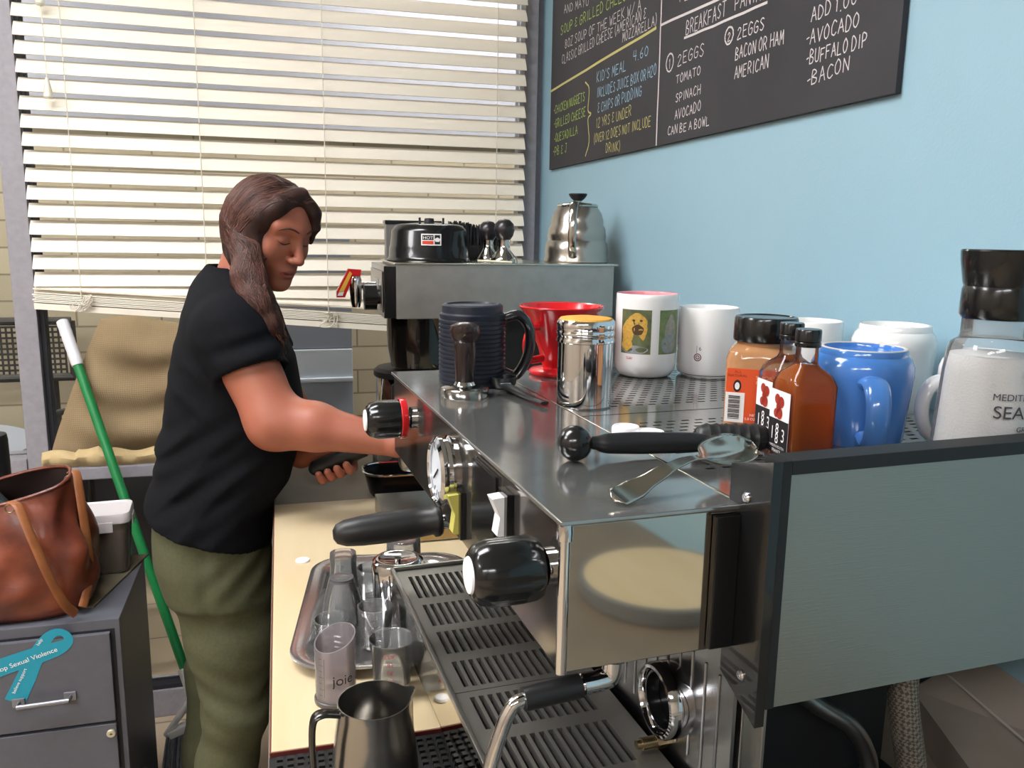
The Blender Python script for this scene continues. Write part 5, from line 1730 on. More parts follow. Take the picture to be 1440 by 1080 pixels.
LINES = [('AND MAYO', 2.282, 2.042, 2.085, 2.018, 0.028, 'w'), ('SOUP & GRILLED CHEESE', 2.306, 1.992, 1.816, 1.970, 0.031, 'g'), ('8OZ SOUP OF THE WEEK W/ A', 2.268, 1.949, 1.758, 1.929, 0.030, 'w'), ('CLASSIC GRILLED CHEESE (AMERICAN &', 2.288, 1.912, 1.730, 1.906, 0.030, 'w'), ('MOZZARELLA)', 1.861, 1.883, 1.677, 1.880, 0.025, 'w'),
 ("KID'S MEAL", 2.017, 1.821, 1.829, 1.815, 0.032, 'b'), ('4.60', 1.796, 1.830, 1.711, 1.826, 0.028, 'b'), ('INCLUDES JUICE BOX OR', 2.010, 1.783, 1.719, 1.779, 0.026, 'b'), ('H2O', 1.714, 1.781, 1.669, 1.782, 0.027, 'b'), ('& CHIPS OR PUDDING', 2.003, 1.746, 1.739, 1.749, 0.026, 'b'), ('12 YRS & UNDER', 2.009, 1.711, 1.790, 1.713, 0.026, 'y'), ('(OVER 12 DOES NOT INCLUDE', 2.022, 1.676, 1.684, 1.680, 0.025, 'y'), ('DRINK)', 1.939, 1.645, 1.847, 1.645, 0.024, 'y'),
 ('-CHICKEN NUGGETS', 2.350, 1.786, 2.095, 1.790, 0.026, 'g'), ('-GRILLED CHEESE', 2.345, 1.748, 2.084, 1.750, 0.026, 'g'), ('-QUESADILLA', 2.341, 1.708, 2.142, 1.713, 0.026, 'g'), ('-PB & J', 2.348, 1.672, 2.224, 1.672, 0.027, 'g'),
 ('-PESTO', 1.591, 1.901, 1.475, 1.890, 0.022, 'w'), ('BREAKFAST', 1.544, 1.832, 1.390, 1.832, 0.029, 'w'), ('PANINI', 1.365, 1.833, 1.266, 1.830, 0.026, 'w'), ('1', 1.614, 1.783, 1.601, 1.783, 0.020, 'w'), ('2EGGS', 1.575, 1.781, 1.462, 1.780, 0.026, 'w'), ('TOMATO', 1.577, 1.747, 1.473, 1.748, 0.019, 'w'), ('SPINACH', 1.575, 1.711, 1.469, 1.714, 0.019, 'w'), ('AVOCADO', 1.575, 1.679, 1.465, 1.682, 0.021, 'w'), ('CAN BE A BOWL', 1.603, 1.651, 1.428, 1.652, 0.019, 'w'),
 ('2', 1.382, 1.787, 1.370, 1.787, 0.016, 'w'), ('2EGGS', 1.350, 1.783, 1.262, 1.781, 0.023, 'w'), ('BACON OR HAM', 1.352, 1.751, 1.205, 1.749, 0.024, 'w'), ('AMERICAN', 1.351, 1.719, 1.243, 1.720, 0.024, 'w'), ('ADD 1.00', 1.139, 1.765, 1.033, 1.765, 0.023, 'w'), ('-AVOCADO', 1.147, 1.734, 1.025, 1.734, 0.023, 'w'), ('-BUFFALO DIP', 1.143, 1.704, 1.006, 1.706, 0.022, 'w'), ('-BACON', 1.137, 1.674, 1.038, 1.680, 0.023, 'w')]
for body, y0, z0, y1, z1, hh_, col in LINES:
    hh_ *= 0.74 if y0 > 1.7 and hh_ > .0275 else 0.84
    adv = [(0.45 if ch in " .'" else 0.62 if ch in 'I1-()' else 1.0) for ch in body]
    tot = sum(adv)
    L = y0 - y1
    u_ = L / tot
    mb = MB()
    cur = 0
    for ch, ad in zip(body, adv):
        if ch in GL:
            jx, jz, js = crnd.uniform(-.06, .06), crnd.uniform(-.06, .06), crnd.uniform(.92, 1.06)
            for stroke in GL[ch]:
                pts = catmull([(a, b_, 0) for a, b_ in stroke], 3) if len(stroke) > 3 and ch in 'BCDGJOPQRSU02468&()' else [(a, b_, 0) for a, b_ in stroke]
                P2 = []
                for a, b_, _ in pts:
                    s_ = (cur + (0.08 + a * 0.74 + jx * .5) * ad) * u_
                    P2.append((y0 - s_, z0 + (z1 - z0) * s_ / L + (b_ * js + jz) * hh_ + crnd.uniform(-.0003, .0003)))
                chalk_line(mb, P2, max(0.0018, hh_ * 0.08))
        cur += ad
    mb.build('chalk_lettering', CHALK[col], cbd, flat=True)


def chalk_marks(strokes, col, w, name='chalk_rule'):
    mb = MB()
    for s_ in strokes:
        P = catmull([(a, b_, 0) for a, b_ in s_], 4)
        chalk_line(mb, [(a + crnd.uniform(-.0006, .0006), b_ + crnd.uniform(-.0006, .0006)) for a, b_, _ in P], w)
    mb.build(name, CHALK[col], cbd, flat=True)


chalk_marks([[(2.39 - .01, 1.854), (2.0, 1.866), (1.681, 1.874)]], 'y', 0.006)
chalk_marks([[(1.662, 2.3), (1.661, 1.954), (1.66, 1.925), (1.657, 1.784), (1.655, 1.637)]], 'w', 0.0048)
chalk_marks([[(1.655, 1.875), (1.444, 1.867), (1.20, 1.862), (0.96, 1.860)]], 'w', 0.005)
chalk_marks([[(1.549, 1.827), (1.40, 1.824), (1.262, 1.822)]], 'w', 0.0045)
chalk_marks([[(2.097, 1.834), (2.067, 1.814), (2.070, 1.762), (2.048, 1.750), (2.069, 1.738), (2.055, 1.683), (2.079, 1.650)]], 'y', 0.004)
for cy, cz, ry, rz in ((1.608, 1.793, .016, .017), (1.377, 1.796, .014, .014)):
    chalk_marks([[(cy + ry * math.cos(a), cz + rz * math.sin(a)) for a in np.linspace(0.3, 2 * PI + .4, 14)]], 'w', 0.003)

# round wooden lid standing on the counter behind the camera side, mirrored in the machine
t = thing('round_wooden_lid', 'round pale wooden lid with a grey band mirrored in the machine side', 'lid', (0.638, -0.066, 0.886))
MB().lathe([(0, 0), (0.134, 0), (0.136, 0.002), (0.136, 0.026), (0.133, 0.028), (0.128, 0.028), (0.128, 0.026), (0, 0.026)], 64).build('grey_band', mat('grey_zinc', '7d7f80', 0.4, 0.4), t)
MB().lathe([(0, 0.0262), (0.1278, 0.0262), (0.1276, 0.0275), (0, 0.0275)], 64).build('wooden_disc', MAPLE, t)

# ------------------------------------------------------------------ the barista
def smin(a, b, k):
    h = np.clip(0.5 + 0.5 * (b - a) / k, 0, 1)
    return b * (1 - h) + a * h - k * h * (1 - h)


def smax(a, b, k):
    return -smin(-a, -b, k)


def rcone(P, a, b, r1, r2):
    a, b = np.array(a, float), np.array(b, float)
    ba = b - a
    t = np.clip(((P - a) @ ba) / (ba @ ba), 0, 1)
    return np.linalg.norm(P - a - t[:, None] * ba, axis=1) - (r1 + (r2 - r1) * t)


def chain(P, pts, rad, k=0.01):
    d = None
    for (a, b, r1, r2) in zip(pts, pts[1:], rad, rad[1:]):
        q = rcone(P, a, b, r1, r2)
        d = q if d is None else smin(d, q, k)
    return d


def ell(P, c, r, R=None):
    q = P - np.array(c, float)
    if R is not None:
        q = q @ R.T
    r = np.array(r, float)
    k0 = np.linalg.norm(q / r, axis=1)
    k1 = np.linalg.norm(q / (r * r), axis=1) + 1e-9
    return k0 * (k0 - 1) / k1


def surface_nets(fn, lo, hi, h):
    lo, hi = np.array(lo, float), np.array(hi, float)
    n = np.ceil((hi - lo) / h).astype(int) + 1
    ax = [lo[i] + h * np.arange(n[i]) for i in range(3)]
    F = np.empty(tuple(n), np.float32)
    step = max(1, int(400000 / (n[1] * n[2])))
    for i0 in range(0, n[0], step):
        g = np.stack(np.meshgrid(ax[0][i0:i0 + step], ax[1], ax[2], indexing='ij'), -1)
        F[i0:i0 + step] = fn(g.reshape(-1, 3)).reshape(g.shape[:3])
    F[[0, -1]] = np.abs(F[[0, -1]]) + 1e-4
    F[:, [0, -1]] = np.abs(F[:, [0, -1]]) + 1e-4
    F[:, :, [0, -1]] = np.abs(F[:, :, [0, -1]]) + 1e-4
    S = F < 0
    m = n - 1
    acc = np.zeros(tuple(m) + (3,), np.float32)
    cnt = np.zeros(tuple(m), np.float32)
    cs = lambda A, d: A[d[0]:d[0] + m[0], d[1]:d[1] + m[1], d[2]:d[2] + m[2]]
    for axis in range(3):
        o = [i for i in range(3) if i != axis]
        for a in (0, 1):
            for b_ in (0, 1):
                d0 = [0, 0, 0]
                d0[o[0]], d0[o[1]] = a, b_
                d1 = list(d0)
                d1[axis] = 1
                f0, f1 = cs(F, d0), cs(F, d1)
                cr = cs(S, d0) != cs(S, d1)
                t = np.where(cr, f0 / np.where(np.abs(f0 - f1) < 1e-12, 1, f0 - f1), 0)
                for c in range(3):
                    acc[..., c] += np.where(cr, (t if c == axis else d0[c]), 0)
                cnt += cr
    act = cnt > 0
    ids = -np.ones(tuple(m), int)
    ids[act] = np.arange(act.sum())
    ijk = np.argwhere(act)
    V = lo + h * (ijk + acc[act] / cnt[act][:, None])
    faces = []
    for axis in range(3):
        o = [(axis + 1) % 3, (axis + 2) % 3]
        sl0 = [slice(1, m[i]) for i in range(3)]
        sl0[axis] = slice(0, m[axis])
        sl1 = list(sl0)
        sl1[axis] = slice(1, m[axis] + 1)
        A, B = S[tuple(sl0)], S[tuple(sl1)]
        cr = np.argwhere(A != B)
        if not len(cr):
            continue
        base = cr + np.array([0 if i == axis else 1 for i in range(3)])
        sgn = A[tuple(cr.T)]
        q = []
        for da, db in ((0, 0), (1, 0), (1, 1), (0, 1)):
            c = base.copy()
            c[:, o[0]] -= da
            c[:, o[1]] -= db
            q.append(ids[tuple(c.T)])
        q = np.stack(q, 1)
        q[~sgn] = q[~sgn][:, ::-1]
        faces.append(q)
    return V, np.concatenate(faces)


def smooth_v(V, Fq, it=2, w=0.5):
    e = np.concatenate([Fq[:, [0, 1]], Fq[:, [1, 2]], Fq[:, [2, 3]], Fq[:, [3, 0]]])
    e = np.concatenate([e, e[:, ::-1]])
    n = len(V)
    c = np.bincount(e[:, 0], minlength=n)[:, None] + 1e-9
    for _ in range(it):
        s_ = np.stack([np.bincount(e[:, 0], V[e[:, 1], k], n) for k in range(3)], 1)
        V = V * (1 - w) + w * s_ / c
    return V


# head frame: forward, her left, up
yw, pt, rl = math.radians(45), math.radians(23), math.radians(-4)
hf = np.array([math.cos(pt) * math.cos(yw), -math.cos(pt) * math.sin(yw), -math.sin(pt)])
hl = np.array([math.sin(yw), math.cos(yw), 0])
hu = np.cross(hf, hl)
hl, hu = math.cos(rl) * hl + math.sin(rl) * hu, -math.sin(rl) * hl + math.cos(rl) * hu
HR = np.array([hf, hl, hu])
HC = np.array([-0.016, 1.700, 1.458])
HS = 0.93


def to_head(P):
    return (P - HC) @ HR.T / HS


def from_head(p):
    return HC + HS * (np.array(p, float) @ HR)


NECK0, NECK1 = np.array([-0.088, 1.735, 1.29]), from_head((-0.030, 0, -0.055))


def head_sdf(P):
    p = to_head(P)
    m = p.copy()
    m[:, 1] = np.abs(m[:, 1])                    # the face is symmetric
    d = ell(p, (-0.008, 0, 0.016), (0.084, 0.072, 0.074))
    d = smin(d, ell(p, (0.026, 0, -0.015), (0.058, 0.060, 0.089)), 0.03)
    d = smin(d, rcone(m, (0.005, 0.049, -0.050), (0.060, 0.016, -0.096), 0.022, 0.020), 0.025)
    d = smin(d, ell(p, (0.073, 0, -0.098), (0.018, 0.019, 0.016)), 0.018)
    d = smin(d, ell(m, (0.051, 0.039, -0.034), (0.025, 0.026, 0.028)), 0.02)
    d = smin(d, rcone(m, (0.078, 0.0, 0.020), (0.062, 0.044, 0.020), 0.011, 0.010), 0.018)
    d = smin(d, ell(p, (0.072, 0, -0.066), (0.018, 0.030, 0.024)), 0.015)
    d = smax(d, -ell(m, (0.093, 0.030, 0.000), (0.016, 0.018, 0.011)), 0.014)
    d = smin(d, ell(m, (0.0690, 0.031, -0.002), (0.0125, 0.0150, 0.0105)), 0.004)
    d = smin(d, rcone(p, (0.078, 0, 0.014), (0.1035, 0, -0.034), 0.0070, 0.0105), 0.009)
    d = smin(d, ell(m, (0.0930, 0.0115, -0.0385), (0.0105, 0.0075, 0.0075)), 0.006)
    d = smax(d, -ell(m, (0.0990, 0.0068, -0.0480), (0.0050, 0.0035, 0.0040)), 0.003)
    d = smin(d, ell(p, (0.0850, 0, -0.0655), (0.0090, 0.0215, 0.0050)), 0.005)
    d = smin(d, ell(p, (0.0835, 0, -0.0755), (0.0090, 0.0185, 0.0055)), 0.005)
    mo = p.copy()
    mo[:, 2] -= np.minimum(0.0065, p[:, 1] ** 2 * 7.0)
    d = smax(d, -ell(mo, (0.0930, 0, -0.0705), (0.0085, 0.0285, 0.0013)), 0.002)
    d = smin(d, ell(m, (-0.010, 0.073, -0.008), (0.017, 0.008, 0.030)), 0.008)
    d = d * HS
    nk = rcone(P, NECK0, NECK1, 0.058, 0.047)
    d = smin(d, nk, 0.022)
    return smin(d, rcone(P, (-0.095, 1.66, 1.27), (-0.095, 1.80, 1.275), 0.05, 0.05), 0.05)


# arms
SHR, ELR, WRR = (-0.085, 1.600, 1.262), (-0.018, 1.535, 1.105), (0.195, 1.470, 1.071)
SHL, ELL_, WRL = (-0.075, 1.870, 1.262), (0.008, 1.885, 1.055), (0.030, 1.722, 0.992)
PH0, PH1 = np.array((0.048, 1.660, 0.975)), np.array((0.152, 1.624, 1.020))
pa = (PH1 - PH0) / np.linalg.norm(PH1 - PH0)
pfar = np.array((0, 1.0, 0)) - pa * pa[1]
pfar /= np.linalg.norm(pfar)
pup = np.cross(pfar, pa)
if pup[2] < 0:
    pup = -pup


def finger(P, pts, r0, r1):
    rr = np.linspace(r0, r1, len(pts))
    return chain(P, pts, list(rr), 0.003)


def left_arm_sdf(P):
    d = rcone(P, SHL, ELL_, 0.056, 0.045)
    fm = tuple(np.array(ELL_) * .6 + np.array(WRL) * .4)
    d = smin(d, chain(P, [ELL_, fm, WRL], [0.043, 0.040, 0.0255], 0.01), 0.02)
    kn = [PH0 + pa * (0.018 + 0.0205 * i) + pfar * 0.031 + pup * (0.012 + 0.002 * i) for i in range(4)]
    for i in range(4):
        d = smin(d, rcone(P, WRL, kn[i], 0.021, 0.0115), 0.014)
    for i in range(4):
        A = PH0 + pa * (0.018 + 0.0205 * i)
        ln = (0.86, 0.97, 1.0, 0.95)[i]
        pts = [kn[i], A + pfar * 0.029 - pup * 0.016 * ln, A + pfar * 0.006 - pup * 0.0285, A - pfar * 0.0205 * ln - pup * 0.0235, A - pfar * 0.0265 * ln - pup * 0.008]
        d = smin(d, finger(P, pts, 0.0098, 0.0076), 0.004)
    A = PH0 + pa * 0.085
    d = smin(d, finger(P, [np.array(WRL) * .55 + kn[3] * .45 + pup * .010, A + pfar * 0.022 + pup * 0.018, A + pa * 0.020 + pfar * 0.004 + pup * 0.0265], 0.0125, 0.009), 0.006)
    return d


def right_arm_sdf(P):
    d = rcone(P, SHR, ELR, 0.058, 0.048)
    m_ = np.array(ELR) * .68 + np.array(WRR) * .32
    m_[2] += 0.004
    d = smin(d, chain(P, [ELR, tuple(m_), WRR], [0.046, 0.0425, 0.0255], 0.02), 0.03)
    w = np.array(WRR)
    fx, fy, fz = np.array((0.965, -0.10, -0.24)), np.array((0.06, 0.97, 0.10)), np.array((0.2, -0.05, 0.97))
    kn = []
    for i in range(4):
        kn.append(w + fx * (0.078 - 0.004 * abs(i - 1.5)) + fy * (-0.030 + 0.020 * i) + fz * 0.004)
        d = smin(d, rcone(P, w + fy * (-0.012 + 0.008 * i), kn[i], 0.019, 0.0105), 0.012)
    for i in range(4):
        L = (0.064, 0.076, 0.080, 0.070)[i]
        k = kn[i]
        d = smin(d, finger(P, [k, k + fx * L * .42 - fz * L * .10, k + fx * L * .66 - fz * L * .40, k + fx * L * .72 - fz * L * .70], 0.0098, 0.0075), 0.004)
    d = smin(d, finger(P, [w + fx * .020 - fy * .022, w + fx * .045 - fy * .042 - fz * .012, w + fx * .078 - fy * .046 - fz * .030], 0.0135, 0.0088), 0.008)
    return d


# torso profile: back x, front x, half width at each height
TZs = [0.80, 0.86, 0.905, 0.95, 1.03, 1.10, 1.20, 1.29, 1.335, 1.37]
TXB = [-.280, -.278, -.272, -.259, -.241, -.226, -.209, -.180, -.150, -.115]
TXF = [-.036, -.034, -.031, .004, .028, .036, .021, -.018, -.045, -.065]
TW = [.190, .192, .188, .176, .168, .168, .170, .150, .108, .060]
CYT = 1.742


def torso_sdf(P, grow=0.0):
    z = P[:, 2]
    xb, xf, w = np.interp(z, TZs, TXB), np.interp(z, TZs, TXF), np.interp(z, TZs, TW)
    a = (xf - xb) / 2 + grow
    cx = (xf + xb) / 2
    w = w + grow
    n = 2.35
    q = (np.abs((P[:, 0] - cx) / a) ** n + np.abs((P[:, 1] - CYT) / w) ** n) ** (1 / n)
    d = (q - 1) * np.minimum(a, w)
    return np.maximum(np.maximum(d, z - 1.365 - grow), 0.80 + min(grow, 0) * 0 - z)


KNR, KNL = (-0.114, 1.632, 0.49), (-0.160, 1.800, 0.49)


def legs_sdf(P, grow=0.0):
    z = P[:, 2]
    zs = [0.70, 0.76, 0.80, 0.85, 0.90, 0.94]
    xb, xf = np.interp(z, zs, [-.232, -.246, -.255, -.260, -.258, -.254]), np.interp(z, zs, [-.040, -.043, -.046, -.044, -.044, -.044])
    w = np.interp(z, zs, [.168, .172, .174, .174, .170, .166])
    a, cx = (xf - xb) / 2 + grow, (xf + xb) / 2
    n = 2.3
    q = (np.abs((P[:, 0] - cx) / a) ** n + np.abs((P[:, 1] - CYT) / (w + grow)) ** n) ** (1 / n)
    d = (q - 1) * np.minimum(a, w)
    d = np.maximum(np.maximum(d, z - 0.93 - grow), 0.74 - z)
    nr = chain(P, [(-.145, 1.668, .80), (-.118, 1.652, .64), KNR, (-.138, 1.640, .37), (-.190, 1.650, .085)], [.094 + grow, .083 + grow, .060 + grow, .0545 + grow, .052 + grow], .03)
    fl = chain(P, [(-.150, 1.825, .80), (-.140, 1.815, .64), KNL, (-.182, 1.800, .30), (-.212, 1.800, .085)], [.098 + grow, .083 + grow, .062 + grow, .056 + grow, .052 + grow], .03)
    return smin(smin(d, nr, 0.05), smin(d, fl, 0.05), 0.012)


# shirt
def shirt_sdf(P):
    x, y, z = P[:, 0], P[:, 1], P[:, 2]
    d = torso_sdf(P, 0.004)
    yoke = chain(P, [SHR, (-0.098, 1.735, 1.318), SHL], [0.066, 0.060, 0.066], 0.03)
    d = smin(d, yoke, 0.05)
    sr = np.array(SHR)
    er = np.array(ELR)
    ax_ = (er - sr) / np.linalg.norm(er - sr)
    se = sr + (er - sr) * 0.46
    slR = rcone(P, SHR, se + ax_ * 0.03, 0.070, 0.0665)
    slR = np.maximum(slR, (P - se) @ (ax_ * .92 + np.array((-.12, 0, -.05))))
    ins = np.maximum(rcone(P, SHR, ELR, 0.0585, 0.053), -((P - (se - ax_ * 0.022)) @ ax_))
    slR = smax(slR, -ins, 0.003)
    el_ = np.array(ELL_)
    slv = np.array(SHL)
    axl = (el_ - slv) / np.linalg.norm(el_ - slv)
    sel = slv + (el_ - slv) * 0.42
    slL = np.maximum(rcone(P, SHL, sel + axl * .03, 0.069, 0.070), (P - sel) @ axl)
    d = smin(d, slR, 0.016)
    d = smin(d, slL, 0.016)
    # wrinkles: diagonal drag folds at the waist and under the arm
    s1 = (z - 1.0) * 0.80 - (x + 0.15) * 0.55
    m1 = np.exp(-((z - 1.0) / 0.11) ** 2) * np.clip((0.02 - x) / 0.22, 0, 1)
    d = d + 0.0075 * m1 * (np.abs(np.sin(s1 * 48 + 1.2 * np.sin(x * 16 + y * 8))) - 0.6) + 0.0022 * m1 * np.sin(s1 * 171 + 9 * x)
    m2 = np.exp(-(((x + 0.05) / 0.06) ** 2 + ((z - 1.235) / 0.035) ** 2)) * (y < 1.66)
    d = d + 0.0050 * m2 * np.sin((z * .9 - x * .28) * 150)
    m3 = np.exp(-((x + .17) / .07) ** 2 - ((z - 1.16) / .07) ** 2)
    d = d + 0.0050 * m3 * (np.abs(np.sin((z + x * .9) * 45)) - 0.6)
    d = d + 0.0012 * np.sin(33 * x + 21 * z) * np.sin(27 * y + 18 * z)
    # hem and neckline
    d = np.maximum(d, (0.902 - 0.335 * (x + 0.27) - z) * 0.95)
    nk = np.minimum(rcone(P, NECK0, NECK0 + (NECK1 - NECK0) * 1.2, 0.066, 0.072), ell(P, (-0.040, 1.705, 1.372), (0.060, 0.072, 0.075)))
    return smax(d, -nk, 0.004)


def trouser_sdf(P):
    x, y, z = P[:, 0], P[:, 1], P[:, 2]
    d = legs_sdf(P, 0.002)
    mk = np.exp(-((z - 0.545) / 0.075) ** 2)
    d = d + 0.0024 * mk * np.sin(z * 105 + x * 55 + 3 * np.sin(12 * x + 30 * y))
    mh = np.exp(-((z - 0.80) / 0.06) ** 2) * np.clip((x + 0.20) / 0.15, 0, 1)
    d = d + 0.0028 * mh * np.sin((z * .8 - x * .8) * 120)
    ms = np.exp(-((x + .155) / .012) ** 2) * (z > .70) * (y < 1.66)
    d = d + 0.0022 * ms
    d = d + 0.0010 * np.sin(40 * x + 25 * z) * np.sin(30 * y + 12 * z)
    return np.maximum(d, 0.055 - z)


SKIN = mat('skin', 'a5664e', 0.48, var=(14, '9d5a47', .3), bump=(180, 0.05), sss=0.12)
LIP = mat('lips', '93493f', 0.38, sss=0.1)
BROW = mat('brow_hair', '4a3226', 0.7)
HAIR = mat('brown_hair', '1e120f', 0.5, var=(55, '3a231d', .25), spec=0.3, bump=(120, 0.4), stretch=(1, 1, .25))
SHIRT = mat('black_cotton', '08090d', 0.9, var=(120, '0e0f14'), spec=0.2, bump=(350, 0.15))
TROU = mat('olive_cotton', '4b4c34', 0.85, var=(160, '53543b'), bump=(400, 0.2))

person = thing('person', 'person in a black short sleeved top and olive trousers holding a black handled portafilter', 'person', (0, 0, 0))
body = MB()
V, Fq = surface_nets(head_sdf, (-0.20, 1.565, 1.24), (0.115, 1.865, 1.585), 0.0023)
V = smooth_v(V, Fq, 1, 0.3)
hp = to_head(V)
fc = Fq
cen = hp[fc].mean(1)
lipm = (cen[:, 0] > 0.070) & (((cen[:, 1] / 0.0225) ** 2 + ((cen[:, 2] + 0.0705) / 0.0095) ** 2) < 1)
mats_i = lipm.astype(int)
nfix = len(body.v)
body.add([tuple(v) for v in V], [tuple(f) for f in fc.tolist()], 0)
body.m = list(mats_i)


def face_pt(l, u, off=0.0):
    f = np.arange(0.125, 0.02, -0.0008)
    P = np.array([from_head((q, l, u)) for q in f])
    s_ = head_sdf(P)
    k = int(np.argmax(s_ < 0))
    return from_head((f[k] + off, l, u))


for sd in (-1, 1):
    br_p = [face_pt(sd * l, u, 0.0006) for l, u in ((.012, .0205), (.022, .0245), (.034, .0255), (.044, .0215), (.051, .0160))]
    body.tube(br_p, [0.0013, 0.0018, 0.0018, 0.0013, 0.0007], 8, 2, smooth=4)
    la = [face_pt(sd * l, u, 0.0004) for l, u in ((.0165, -.0050), (.023, -.0082), (.031, -.0095), (.039, -.0080), (.0465, -.0035))]
    body.tube(la, [0.0007, 0.0013, 0.0015, 0.0014, 0.0006], 7, 2, smooth=4)
for fn, lo, hi, h in ((right_arm_sdf, (-0.165, 1.40, 0.985), (0.375, 1.675, 1.335), 0.0032), (left_arm_sdf, (-0.145, 1.58, 0.925), (0.175, 1.955, 1.335), 0.0026)):
    V, Fq = surface_nets(fn, lo, hi, h)
    V = smooth_v(V, Fq, 2, 0.4)
    body.add([tuple(v) for v in V], [tuple(f) for f in Fq.tolist()], 0)
V, Fq = surface_nets(lambda P: smin(np.maximum(torso_sdf(P, -0.016), 0.93 - P[:, 2]), legs_sdf(P, -0.014), 0.02), (-0.31, 1.50, 0.04), (0.06, 1.97, 1.37), 0.011)
V = smooth_v(V, Fq, 1, 0.4)
body.add([tuple(v) for v in V], [tuple(f) for f in Fq.tolist()], 0)
body.build('body', [SKIN, LIP, BROW], person, sharp=180)

V, Fq = surface_nets(shirt_sdf, (-0.33, 1.46, 0.78), (0.10, 2.00, 1.42), 0.0042)
V = smooth_v(V, Fq, 2, 0.4)
MB().add([tuple(v) for v in V], [tuple(f) for f in Fq.tolist()]).build('black_shirt', SHIRT, person, sharp=70)
V, Fq = surface_nets(trouser_sdf, (-0.34, 1.50, 0.03), (0.05, 1.98, 0.96), 0.0052)
V = smooth_v(V, Fq, 2, 0.4)
MB().add([tuple(v) for v in V], [tuple(f) for f in Fq.tolist()]).build('olive_trousers', TROU, person, sharp=70)
for (x, y) in ((-0.190, 1.650), (-0.212, 1.800)):
    s_ = lambda P: np.maximum(smin(smin(rcone(P, (x, y, .05), (x - .03, y, .045), .045, .042), rcone(P, (x + .02, y, .045), (x + .135, y - .004, .035), .042, .036), .03), rcone(P, (x, y, .05), (x, y, .11), .043, .041), .03), 0.0 - P[:, 2])
    V, Fq = surface_nets(s_, (x - .10, y - .08, -0.012), (x + .20, y + .08, .14), 0.005)
    MB().add([tuple(v) for v in smooth_v(V, Fq, 1, .3)], [tuple(f) for f in Fq.tolist()]).build('shoe', BLACK_MATTE, person, sharp=60)


# hair
TAIL = [(-0.056, 1.640, 1.400), (-0.056, 1.614, 1.362), (-0.040, 1.590, 1.318), (-0.020, 1.582, 1.272), (-0.010, 1.584, 1.235)]
TAILR = [0.026, 0.027, 0.024, 0.018, 0.006]


def hair_sdf(P):
    p = to_head(P)
    d = ell(p, (-0.008, 0, 0.018), (0.093, 0.081, 0.083))
    d = smin(d, ell(p, (-0.040, -0.008, -0.014), (0.052, 0.066, 0.066)), 0.03)
    d = smin(d, ell(p, (-0.004, -0.058, -0.020), (0.045, 0.029, 0.080)), 0.03)
    cut = ell(p, (0.105, 0.000, -0.022), (0.079, 0.082, 0.104))
    sw = p @ np.array((0.80, 0.42, -0.12))                 # the near curtain sweeps back from the parting to the jaw
    d = smax(d, -cut, 0.010)
    d = smax(d, -ell(p, (0.075, -0.045, -0.085), (0.062, 0.060, 0.080)), 0.012)
    bang = chain(p, [(0.046, 0.012, 0.086), (0.070, 0.034, 0.060), (0.076, 0.044, 0.030), (0.071, 0.051, -0.004)], [0.014, 0.0135, 0.010, 0.005], 0.01)
    d = smin(d, bang, 0.010)
    nb = chain(p, [(0.046, 0.008, 0.086), (0.050, -0.043, 0.066), (0.034, -0.070, 0.024), (0.012, -0.074, -0.030)], [0.007, 0.011, 0.012, 0.012], 0.012)
    d = smin(d, nb, 0.022) * HS
    d = smin(d, chain(P, TAIL, TAILR, 0.03), 0.034)
    st_ = np.sin(110 * p[:, 1] + 60 * p[:, 0] + 6 * np.sin(30 * p[:, 2])) * 0.0009 + np.sin(230 * p[:, 0] + 90 * p[:, 2]) * 0.0005
    return d + st_


V, Fq = surface_nets(hair_sdf, (-0.17, 1.54, 1.22), (0.12, 1.86, 1.60), 0.0030)
V = smooth_v(V, Fq, 1, 0.4)
hair = MB().add([tuple(v) for v in V], [tuple(f) for f in Fq.tolist()])


def on_hair(P, it=5):
    P = np.array(P, float)
    for _ in range(it):
        s_ = hair_sdf(P)
        g = np.stack([(hair_sdf(P + d) - hair_sdf(P - d)) / 0.002 for d in np.eye(3) * 0.001], 1)
        g /= (np.linalg.norm(g, axis=1)[:, None] + 1e-9)
        P = P - np.clip(s_, -.03, .03)[:, None] * g
    return P


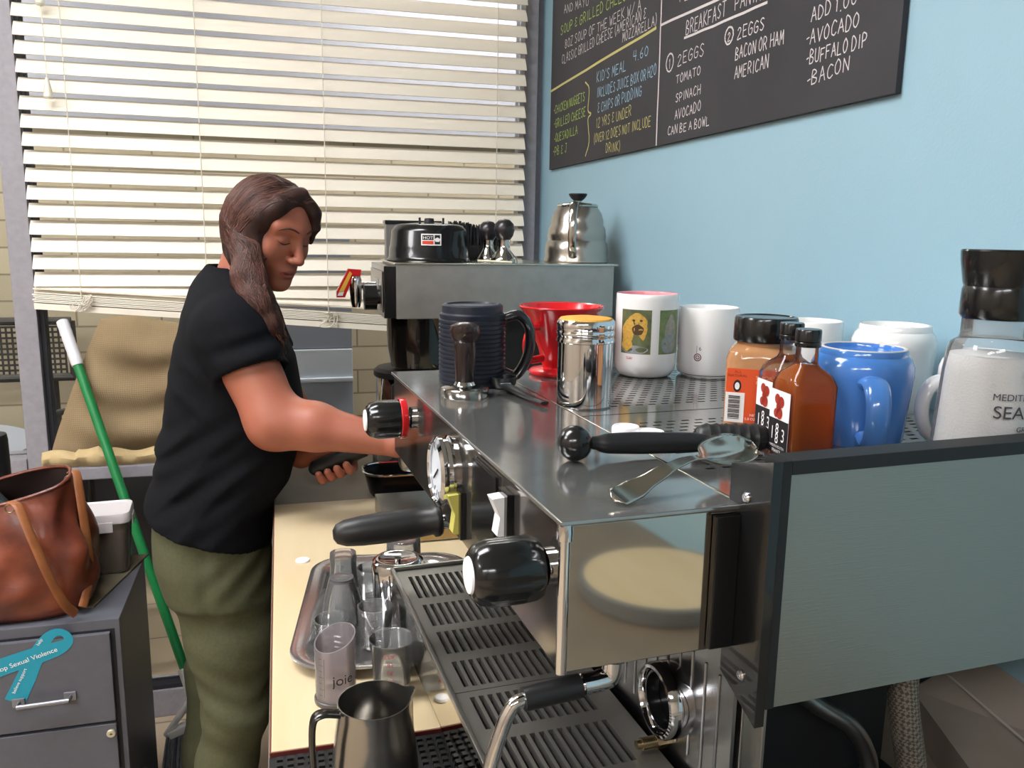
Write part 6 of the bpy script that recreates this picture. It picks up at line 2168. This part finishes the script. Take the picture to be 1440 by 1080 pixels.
hr = random.Random(8)
hair.build('hair', HAIR, person, sharp=180)
lk = MB()
lk2 = MB()
for i in range(420):
    q = hr.random()
    A = (0.062 - 0.12 * q, 0.008 + hr.uniform(-.006, .006), 0.099 - 0.05 * abs(q - .5))
    if hr.random() < 0.74:                       # near side, gathered towards the neck
        B1 = (0.045 - 0.125 * q + hr.uniform(-.01, .01), -0.085, 0.060 - 0.02 * q)
        C1 = (0.010 - 0.050 * q, -0.082 + .01 * q, -0.030 + hr.uniform(-.02, .02))
        pts = [from_head(A), from_head(B1), from_head(C1)]
        e = hr.random()
        pts += [np.array(TAIL[0]) + np.array([hr.uniform(-.022, .022), -.02, hr.uniform(-.01, .02)]), np.array(TAIL[1]) + np.array([hr.uniform(-.024, .024), -.02, hr.uniform(-.02, .01)])]
        if e < .75:
            pts += [np.array(TAIL[2]) + np.array([hr.uniform(-.02, .02), -.02, 0]), np.array(TAIL[3]) + np.array([hr.uniform(-.012, .012), -.015, hr.uniform(-.02, .02)])]
    else:                                        # far side and fringe
        pts = [from_head(A), from_head((0.080 - .11 * q, 0.045, 0.090 - .03 * q)), from_head((0.088 - 0.13 * q, 0.066 + .02 * q, 0.03)), from_head((0.080 - .12 * q, 0.072, -0.012 - .03 * q))]
    P = on_hair(catmull(pts, 7))
    rr = np.sin(np.linspace(0.25, PI - 0.12, len(P))) * hr.uniform(.0008, .0018)
    (lk if i % 3 else lk2).tube([tuple(v) for v in P], list(np.maximum(rr, .0003)), 5)
for i in range(150):                             # loose curls along the tail
    k = hr.randrange(0, 4)
    u_ = hr.random()
    c0 = np.array(TAIL[k]) * (1 - u_) + np.array(TAIL[k + 1]) * u_
    dr = np.array(TAIL[k + 1]) - np.array(TAIL[k])
    dr = dr / np.linalg.norm(dr)
    rr0 = TAILR[k] * (1 - u_) + TAILR[k + 1] * u_
    a0 = hr.uniform(-2.6, 0.6)
    off = np.array((math.cos(a0), math.sin(a0) * .9, .25 * math.cos(a0))) * rr0
    pts = [c0 + off * hr.uniform(.93, 1.14) + dr * (q * .013) + np.array((hr.uniform(-.005, .005), hr.uniform(-.004, .004), hr.uniform(-.004, .004))) for q in range(-1, 3)]
    (lk if i % 2 else lk2).tube([tuple(v) for v in pts], [.0005, .0014, .0013, .0004], 5, smooth=5)
lk2.build('hair_strands', mat('light_strand', '5a3b32', 0.5, spec=0.3), person, sharp=180)
lk.build('hair_strands', mat('hair_strand', '271713', 0.48, spec=0.3, var=(30, '4a2d25', .2)), person, sharp=180)

# portafilter in her left hand
t = thing('held_portafilter', 'black handled portafilter held in the person left hand', 'portafilter', (0, 0, 0))
L_ = float(np.linalg.norm(PH1 - PH0))
prs = [(-0.004, .006), (0.0, .0115), (0.008, .0150), (0.03, .0165), (0.07, .0160), (0.095, .0150), (L_, .0135), (L_ + .004, .0100)]
MB().tube([tuple(PH0 + pa * q) for q, r in prs], [r for q, r in prs], 24).build('handle', RUBBER, t, sharp=60)
e0 = PH1 + pa * 0.003
MB().tube([tuple(e0), tuple(e0 + pa * 0.03 + np.array((0, 0, -.006))), tuple(e0 + np.array((0.058, -.020, -.006)))], [.0085, .0075, .0085], 14, smooth=4).lathe([(0, -.030), (.026, -.030), (.031, -.018), (.034, .006), (.036, .012), (.033, .012), (.030, -.014), (0, -.022)], 36, TR(tuple(e0 + np.array((0.090, -.030, -.006))))).build('basket', CHROME, t)
